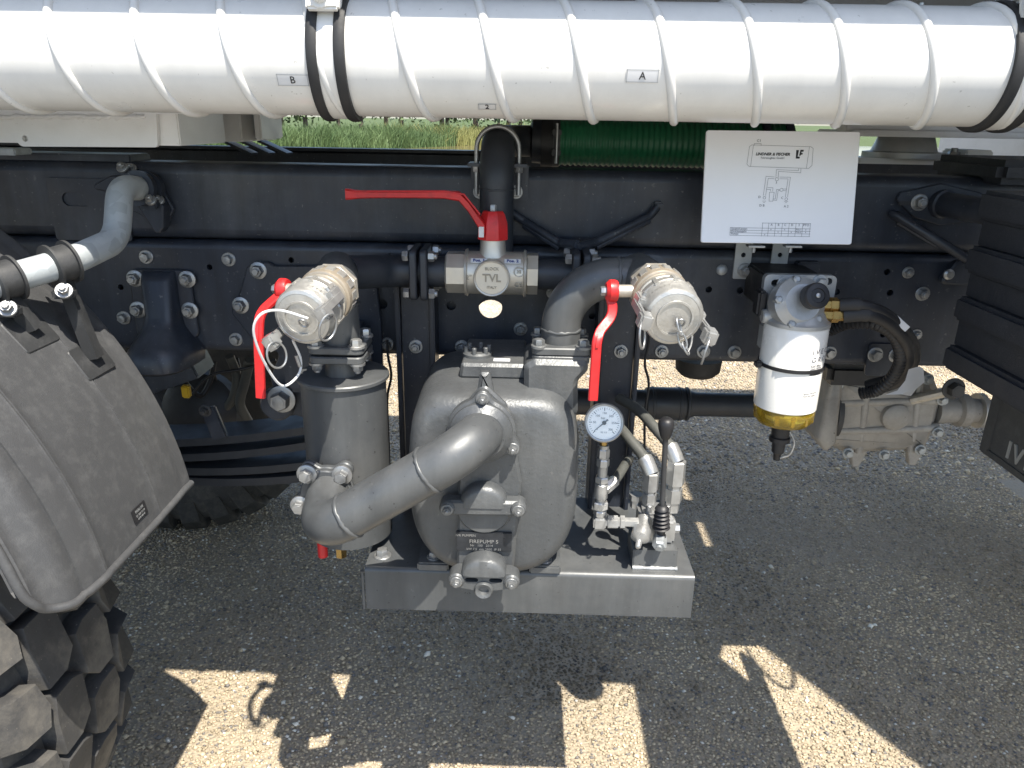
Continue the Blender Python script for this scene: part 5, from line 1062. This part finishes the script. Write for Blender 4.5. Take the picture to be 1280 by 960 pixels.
for i, (lab, q) in enumerate(zip(labs, qs)):
    Y = 1.6 + .06 * (i % 3); bm = B(); sweep(bm, spline([at(*p, Y + .02 * k) for k, p in enumerate(q)], 6), (.006, .011, .005, .0035, .012, .008)[i], 12); tag(part('hose', bm, (rubberB, greyH, rubberB, rubberB, greyH, ironD)[i]), lab, 'hose', 'hoses under the rail')
bm = B(); box(bm, at(233, 489, 1.58), (.018, .016, .03), .003); tag(part('cable_tag', bm, yellow), 'small yellow cable tag under the rail', 'tag')
bm = B(); pts = at(245, 520, 1.7); lathe(bm, pts + V((0, .05, 0)), (0, -1, .2), [(0, .10), (.03, .095), (.05, .07), (.055, .02)], 32); tag(part('brake_chamber', bm, ironD), 'dark round brake chamber under the rail behind the mudguard', 'brake chamber')

# ============================================================ wheels
WX, WZ, WR, WY = -1.305, .582, .585, .995
def make_wheel(y, label, mirror=1):
    T = thing('truck_wheel', label, 'wheel', (WX, y, 0), 'rear wheels')
    bm = B(); m = mirror; hw = .17
    prof = [(-hw + .03, .30), (-hw - .005, .36), (-hw - .012, .44), (-hw, .50), (-hw + .02, .535), (-hw + .06, .548), (0, .555), (hw - .06, .548), (hw - .02, .535), (hw, .50), (hw + .012, .44), (hw + .005, .36), (hw - .03, .30)]
    lathe(bm, (WX, y, WZ), (0, 1, 0), prof, 96, cap=True); ty = part('tyre', bm, tyreM, T, 40, origin=(WX, y, WZ))
    bm = B(); lathe(bm, (WX, y, WZ), (0, 1, 0), [(-.13, .30), (-.13, .25), (-.05, .22), (-.05, .001)], 48, cap=False); part('rim', bm, ironD, T)
    return T, ty
def blk(poly, r0, r1):
    "tread block: poly of (angle offset, y) lofted from the casing radius to the tread radius with sloping flanks"
    def b(bm):
        ca = sum(p[0] for p in poly) / len(poly); cy = sum(p[1] for p in poly) / len(poly); rings = []
        for r, s in ((r0, 1.05), (r1 - .0025, 1.0), (r1, .965)):
            rings.append([V(((r - drop) * math.cos(ca + (a - ca) * s), cy + (yy - cy) * s, (r - drop) * math.sin(ca + (a - ca) * s))) for a, yy, drop in [(p[0], p[1], p[2] if len(p) > 2 else 0) for p in poly]])
        loft(bm, rings); return tyreM
    return b
NB = 28; st_ = 2 * PI / NB
shapes = {
    's0': [(-0.0660, -.180, .05), (-0.0720, -.15, .006), (-0.0816, -.100), (-0.0240, -.088), (0.0624, -.100), (0.0744, -.15, .006), (0.0696, -.180, .05)],
    'm0': [(-0.1020, -.078), (-0.1020, -.034), (-0.0600, -.006), (0.0744, -.006), (0.0936, -.032), (0.0936, -.076), (0.0240, -.086)],
    'm1': [(-0.1020, .078), (-0.1020, .034), (-0.0600, .006), (0.0744, .006), (0.0936, .032), (0.0936, .076), (0.0240, .086)],
    's1': [(-0.0660, .180, .05), (-0.0720, .15, .006), (-0.0816, .100), (-0.0240, .088), (0.0624, .100), (0.0744, .15, .006), (0.0696, .180, .05)]}
def treads(ty, y):
    for i in range(NB):
        for k, (nm, pl) in enumerate(shapes.items()):
            me = shared(('tread_block', nm), blk(pl, .50 if nm[0] == 's' else .535, WR))
            o = bpy.data.objects.new('tread_block', me); COL.objects.link(o); o.parent = ty; o.rotation_euler = (0, -st_ * (i + (.5 if nm in ('m1', 's0') else 0)), 0)
T, ty = make_wheel(WY, 'near rear wheel with dusty chunky off road tread under the mudguard'); treads(ty, WY)
T, ty = make_wheel(2.62, 'far rear wheel in deep shadow behind the strainer'); treads(ty, 2.62)
for y in (WY, 2.62): pass
# sidewall shoulder lugs of the near tyre
def slug(bm):
    rings = []
    for r, w, d in ((.40, .030, .0), (.44, .034, .016), (.52, .036, .018), (.552, .036, .012)):
        rings.append([V((r, -.176 + .006, -w)), V((r, -.178 - d, -w * .8)), V((r, -.178 - d, w * .8)), V((r, -.176 + .006, w))])
    loft(bm, rings); return tyreM
me = shared(('sidewall_lug',), slug)
tn = [o for o in bpy.data.objects if o.name.startswith('tyre')][0]
for i in range(NB):
    o = bpy.data.objects.new('sidewall_lug', me); COL.objects.link(o); o.parent = tn; o.rotation_euler = (0, -st_ * (i + .54), 0)
# ============================================================ mudguard
mg = thing('mudguard', 'dusty black plastic mudguard arching over the near rear wheel', 'mudguard', (-1.28, 1.02, .85))
MC = V((-1.28, 0, .786)); MR = .686; Y0, Y1 = .797, 1.205
prof = [(Y0 + .001, -.010), (Y0 - .002, -.008), (Y0, -.004), (Y0 + .008, -.002), (Y0 + .016, -.007), (Y0 + .026, -.006), (Y0 + .04, .002), (Y0 + .055, .002), (Y0 + .07, -.003)]
rid = (.915, 1.085)
yy_ = sorted([Y0 + .07 + (Y1 - .02 - Y0 - .07) * i / 30 for i in range(31)] + [q + k for q in rid for k in (-.0045, -.003, -.0015, .0, .0012, .0028, .005)]); ys = []
for y in yy_:
    if any(-.0045 < y - q < .005 and round(y - q, 4) not in (-.003, -.0015, 0., .0012, .0028) for q in rid): continue
    d = 0.
    for q in rid:
        d -= .0015 * min(1, max(0, (y - q + .003) / .006)) if y > q - .003 else 0
        d += np.interp(y - q, [-.0045, -.003, -.0015, 0, .0012, .0028, .005], [0, .001, -.0035, -.0035, .0005, .0012, 0])
    ys.append((y, d))
prof = [(y, d - .030 * max(0, 1 - (y - Y0) / .13) ** 2 - .006 * max(0, (y - 1.10) / .1) ** 2) for y, d in prof]
ys = [(y, d - .030 * max(0, 1 - (y - Y0) / .13) ** 2 - .006 * max(0, (y - 1.10) / .1) ** 2) for y, d in ys]
prof += ys + [(Y1 - .012, ys[-1][1] + .003), (Y1, ys[-1][1] + .002), (Y1 + .002, ys[-1][1] - .012)]
inner = [(y, d - .006) for y, d in prof[::-1]]
a0_, a1_ = math.asin((.868 - MC.z) / MR), R(165); rings = []
full = prof + inner
for k in range(91):
    a = a0_ + (a1_ - a0_) * k / 90
    rr = [];
    for y, d in full:
        e = 0.
        if y < Y0 + .05 and k < 7: e = (1 - k / 7) ** 2 * .0
        rr.append(V((MC.x + (MR + d) * math.cos(a), y, MC.z + (MR + d) * math.sin(a))))
    rings.append(rr)
# round the outer lower corner
for k in range(16):
    t = k / 16
    for j, (y, d) in enumerate(full):
        u = max(0, (Y0 + .06 - y) / .06)
        if u > 0:
            cut = .06 * (1 - math.sqrt(max(0, 1 - min(1, u) ** 2)))
            a = max(a0_ + (a1_ - a0_) * k / 90, a0_ + cut / MR); rings[k][j] = V((MC.x + (MR + d) * math.cos(a), y, MC.z + (MR + d) * math.sin(a)))
bm = B(); loft(bm, rings); bmesh.ops.remove_doubles(bm, verts=bm.verts, dist=1e-5); part('shell', bm, plastic, mg, 38)
# rolled lower edge
pts = []
for i in range(41):
    v = i / 40; y = Y0 + (Y1 - Y0) * v ** 1.6; u = max(0, (Y0 + .06 - y) / .06); cut = .06 * (1 - math.sqrt(max(0, 1 - min(1, u) ** 2))); a = a0_ + cut / MR
    d = np.interp(y, [p[0] for p in prof[2:]], [p[1] for p in prof[2:]]); pts.append(V((MC.x + (MR + d + .001) * math.cos(a), y, MC.z + (MR + d) * math.sin(a))))
aa0 = a0_ + .06 / MR
pts = [V((MC.x + (MR - .034) * math.cos(aa0 + .02 * k), Y0, MC.z + (MR - .034) * math.sin(aa0 + .02 * k))) for k in range(100, 0, -1)] + pts
bm = B(); sweep(bm, pts, .0062, 12); part('rolled_edge', bm, plastic, mg, 60)
# embossed sticker
a = a0_ + .055; ysn = 1.03; p = V((MC.x + (MR - .001) * math.cos(a), ysn, MC.z + (MR - .001) * math.sin(a))); tU = V((0, 1, 0)); tW = V((-math.sin(a), 0, math.cos(a)))
bm = B(); prism(bm, rpoly([(-.02, -.011), (.02, -.011), (.02, .011), (-.02, .011)], .001), p, tW.cross(V((math.cos(a), 0, math.sin(a)))) * 1, tW, .0015); stk = part('data_sticker', bm, rubberB, mg)
nn = V((math.cos(a), 0, math.sin(a)))
U2 = tW.cross(nn).normalized()
for s, dv, sz in (('PARLOK', .0055, .0065), ('E1 56R 0119', -.0015, .005), ('LKW 400 65', -.007, .0042)): text(stk, s, sz, p + nn * .0022 + tW * dv, U2, tW, silverC, th=.0001)
# mudguard tube with clamps
pth = [at(186, 236, 1.40), at(150, 234, 1.30), at(146, 300, 1.24), at(90, 326, 1.12), at(-160, 398, .90)]
tb = thing('mudguard_tube', 'bent galvanised support tube running from rail bracket across the mudguard', 'tube', pth[2])
bm = B(); sweep(bm, fillet(pth, [.05, .07, .15], 12), .0215, 32); part('tube', bm, galv, tb, 50)
sk = thing('tube_socket', 'black clamp bracket gripping the galvanised tube at the rail', 'bracket', at(185, 275, 1.40))
ax_ = (pth[0] - pth[1]).normalized()
for t in (.62, .92):
    c = pth[1].lerp(pth[0], t); bm = B(); lathe(bm, c - ax_ * .007, ax_, [(0, .022), (0, .031), (.014, .031), (.014, .022)], 36, cap=False); part('clamp_ring', bm, frameP, sk)
    for s in (-1, 1):
        u = V((.7, -.1, -.72)) if s > 0 else V((-.55, -.1, .8)); u = (u - ax_ * u.dot(ax_)).normalized(); p = c + u * .036; bm = B(); box(bm, p, (.016, .016, .018), .003); part('clamp_lug', bm, frameP, sk); bolt(sk, p + V((0, -.008, .006)), (0, -.7, .6), af=.012)
pl = [at(*q, 1.40) for q in ((178, 250), (196, 245), (213, 255), (213, 282), (206, 292), (186, 262))]; bm = B(); prism(bm, rpoly([(p.x, p.z) for p in pl], .006), (0, 1.40, 0), X_, Z_, .03, .002); part('tongue', bm, frameP, sk)
pl = [at(*q, 1.40) for q in ((108, 235), (135, 220), (190, 218), (215, 262), (205, 285), (160, 262), (130, 240))]; bm = B(); prism(bm, rpoly([(p.x, p.z) for p in pl], .008), (0, 1.418, 0), X_, Z_, .012, .002); part('base_plate', bm, frameP, sk)
for i, px in enumerate((78, 6)):
    c0 = at(px, 328 + (78 - px) * .30, 1.10 - (78 - px) * .0009); d = (pth[4] - pth[3]).normalized()
    T = thing('tube_clamp', ('black plastic clamp holding the galvanised tube to the mudguard crown', 'black plastic clamp on the galvanised tube at the outer mudguard side')[i], 'clamp', c0 - V((0, 0, .06)), 'clamps on the mudguard tube')
    tt = (c0 - pth[3]).dot(d); c = pth[3] + d * tt
    bm = B(); lathe(bm, c - d * .014, d, [(0, .0215), (0, .0275), (.028, .0275), (.028, .0215)], 36, cap=False); 
    for s in (-1, 1): lathe(bm, c + d * (s * .014) - d * .002, d, [(0, .0215), (0, .033), (.004, .033), (.004, .0215)], 36, cap=False)
    part('ring', bm, clampM, T)
    dv = (V((-.3, 0, -1)) - d * V((-.3, 0, -1)).dot(d)).normalized(); dd = dv.cross(d) * -1
    lugp = c + dv * .02 + V((.012, -.022, -.022)); bm = B(); box(bm, lugp, (.03, .022, .014), .003); part('ear', bm, clampM, T); bolt(T, lugp + V((.005, -.008, .006)), (.3, -.7, .5), af=.015)
    bm = B(); foot = V((c.x + .018, c.y + .01, 0)); aa = math.acos(max(-1, min(1, (foot.x - MC.x) / MR))); foot.z = MC.z + MR * math.sin(aa)
    nn = V((math.cos(aa), 0, math.sin(aa))); sweep(bm, [c - V((0, 0, .02)), foot + nn * .004], [.012, .014], 4); part('stem', bm, clampM, T)
    bm = B(); prism(bm, rpoly([(-.028, -.04), (.028, -.04), (.028, .04), (-.028, .04)], .006), foot + nn * .0, V((nn.z, 0, -nn.x)) * -1, Y_ * -1 if False else Y_, .007, .0015)
    part('foot_plate', bm, clampM, T)
for px in (10, 48):
    p = at(px, 189, 1.30) ; bm = B()
tag(part('rail_clamp', (lambda bm: (box(bm, at(6, 189, 1.40), (.07, .05, .012), .002), bm)[1])(B()), zincD), 'small steel clamp plate on top of the rail under the white console', 'clamp plate')
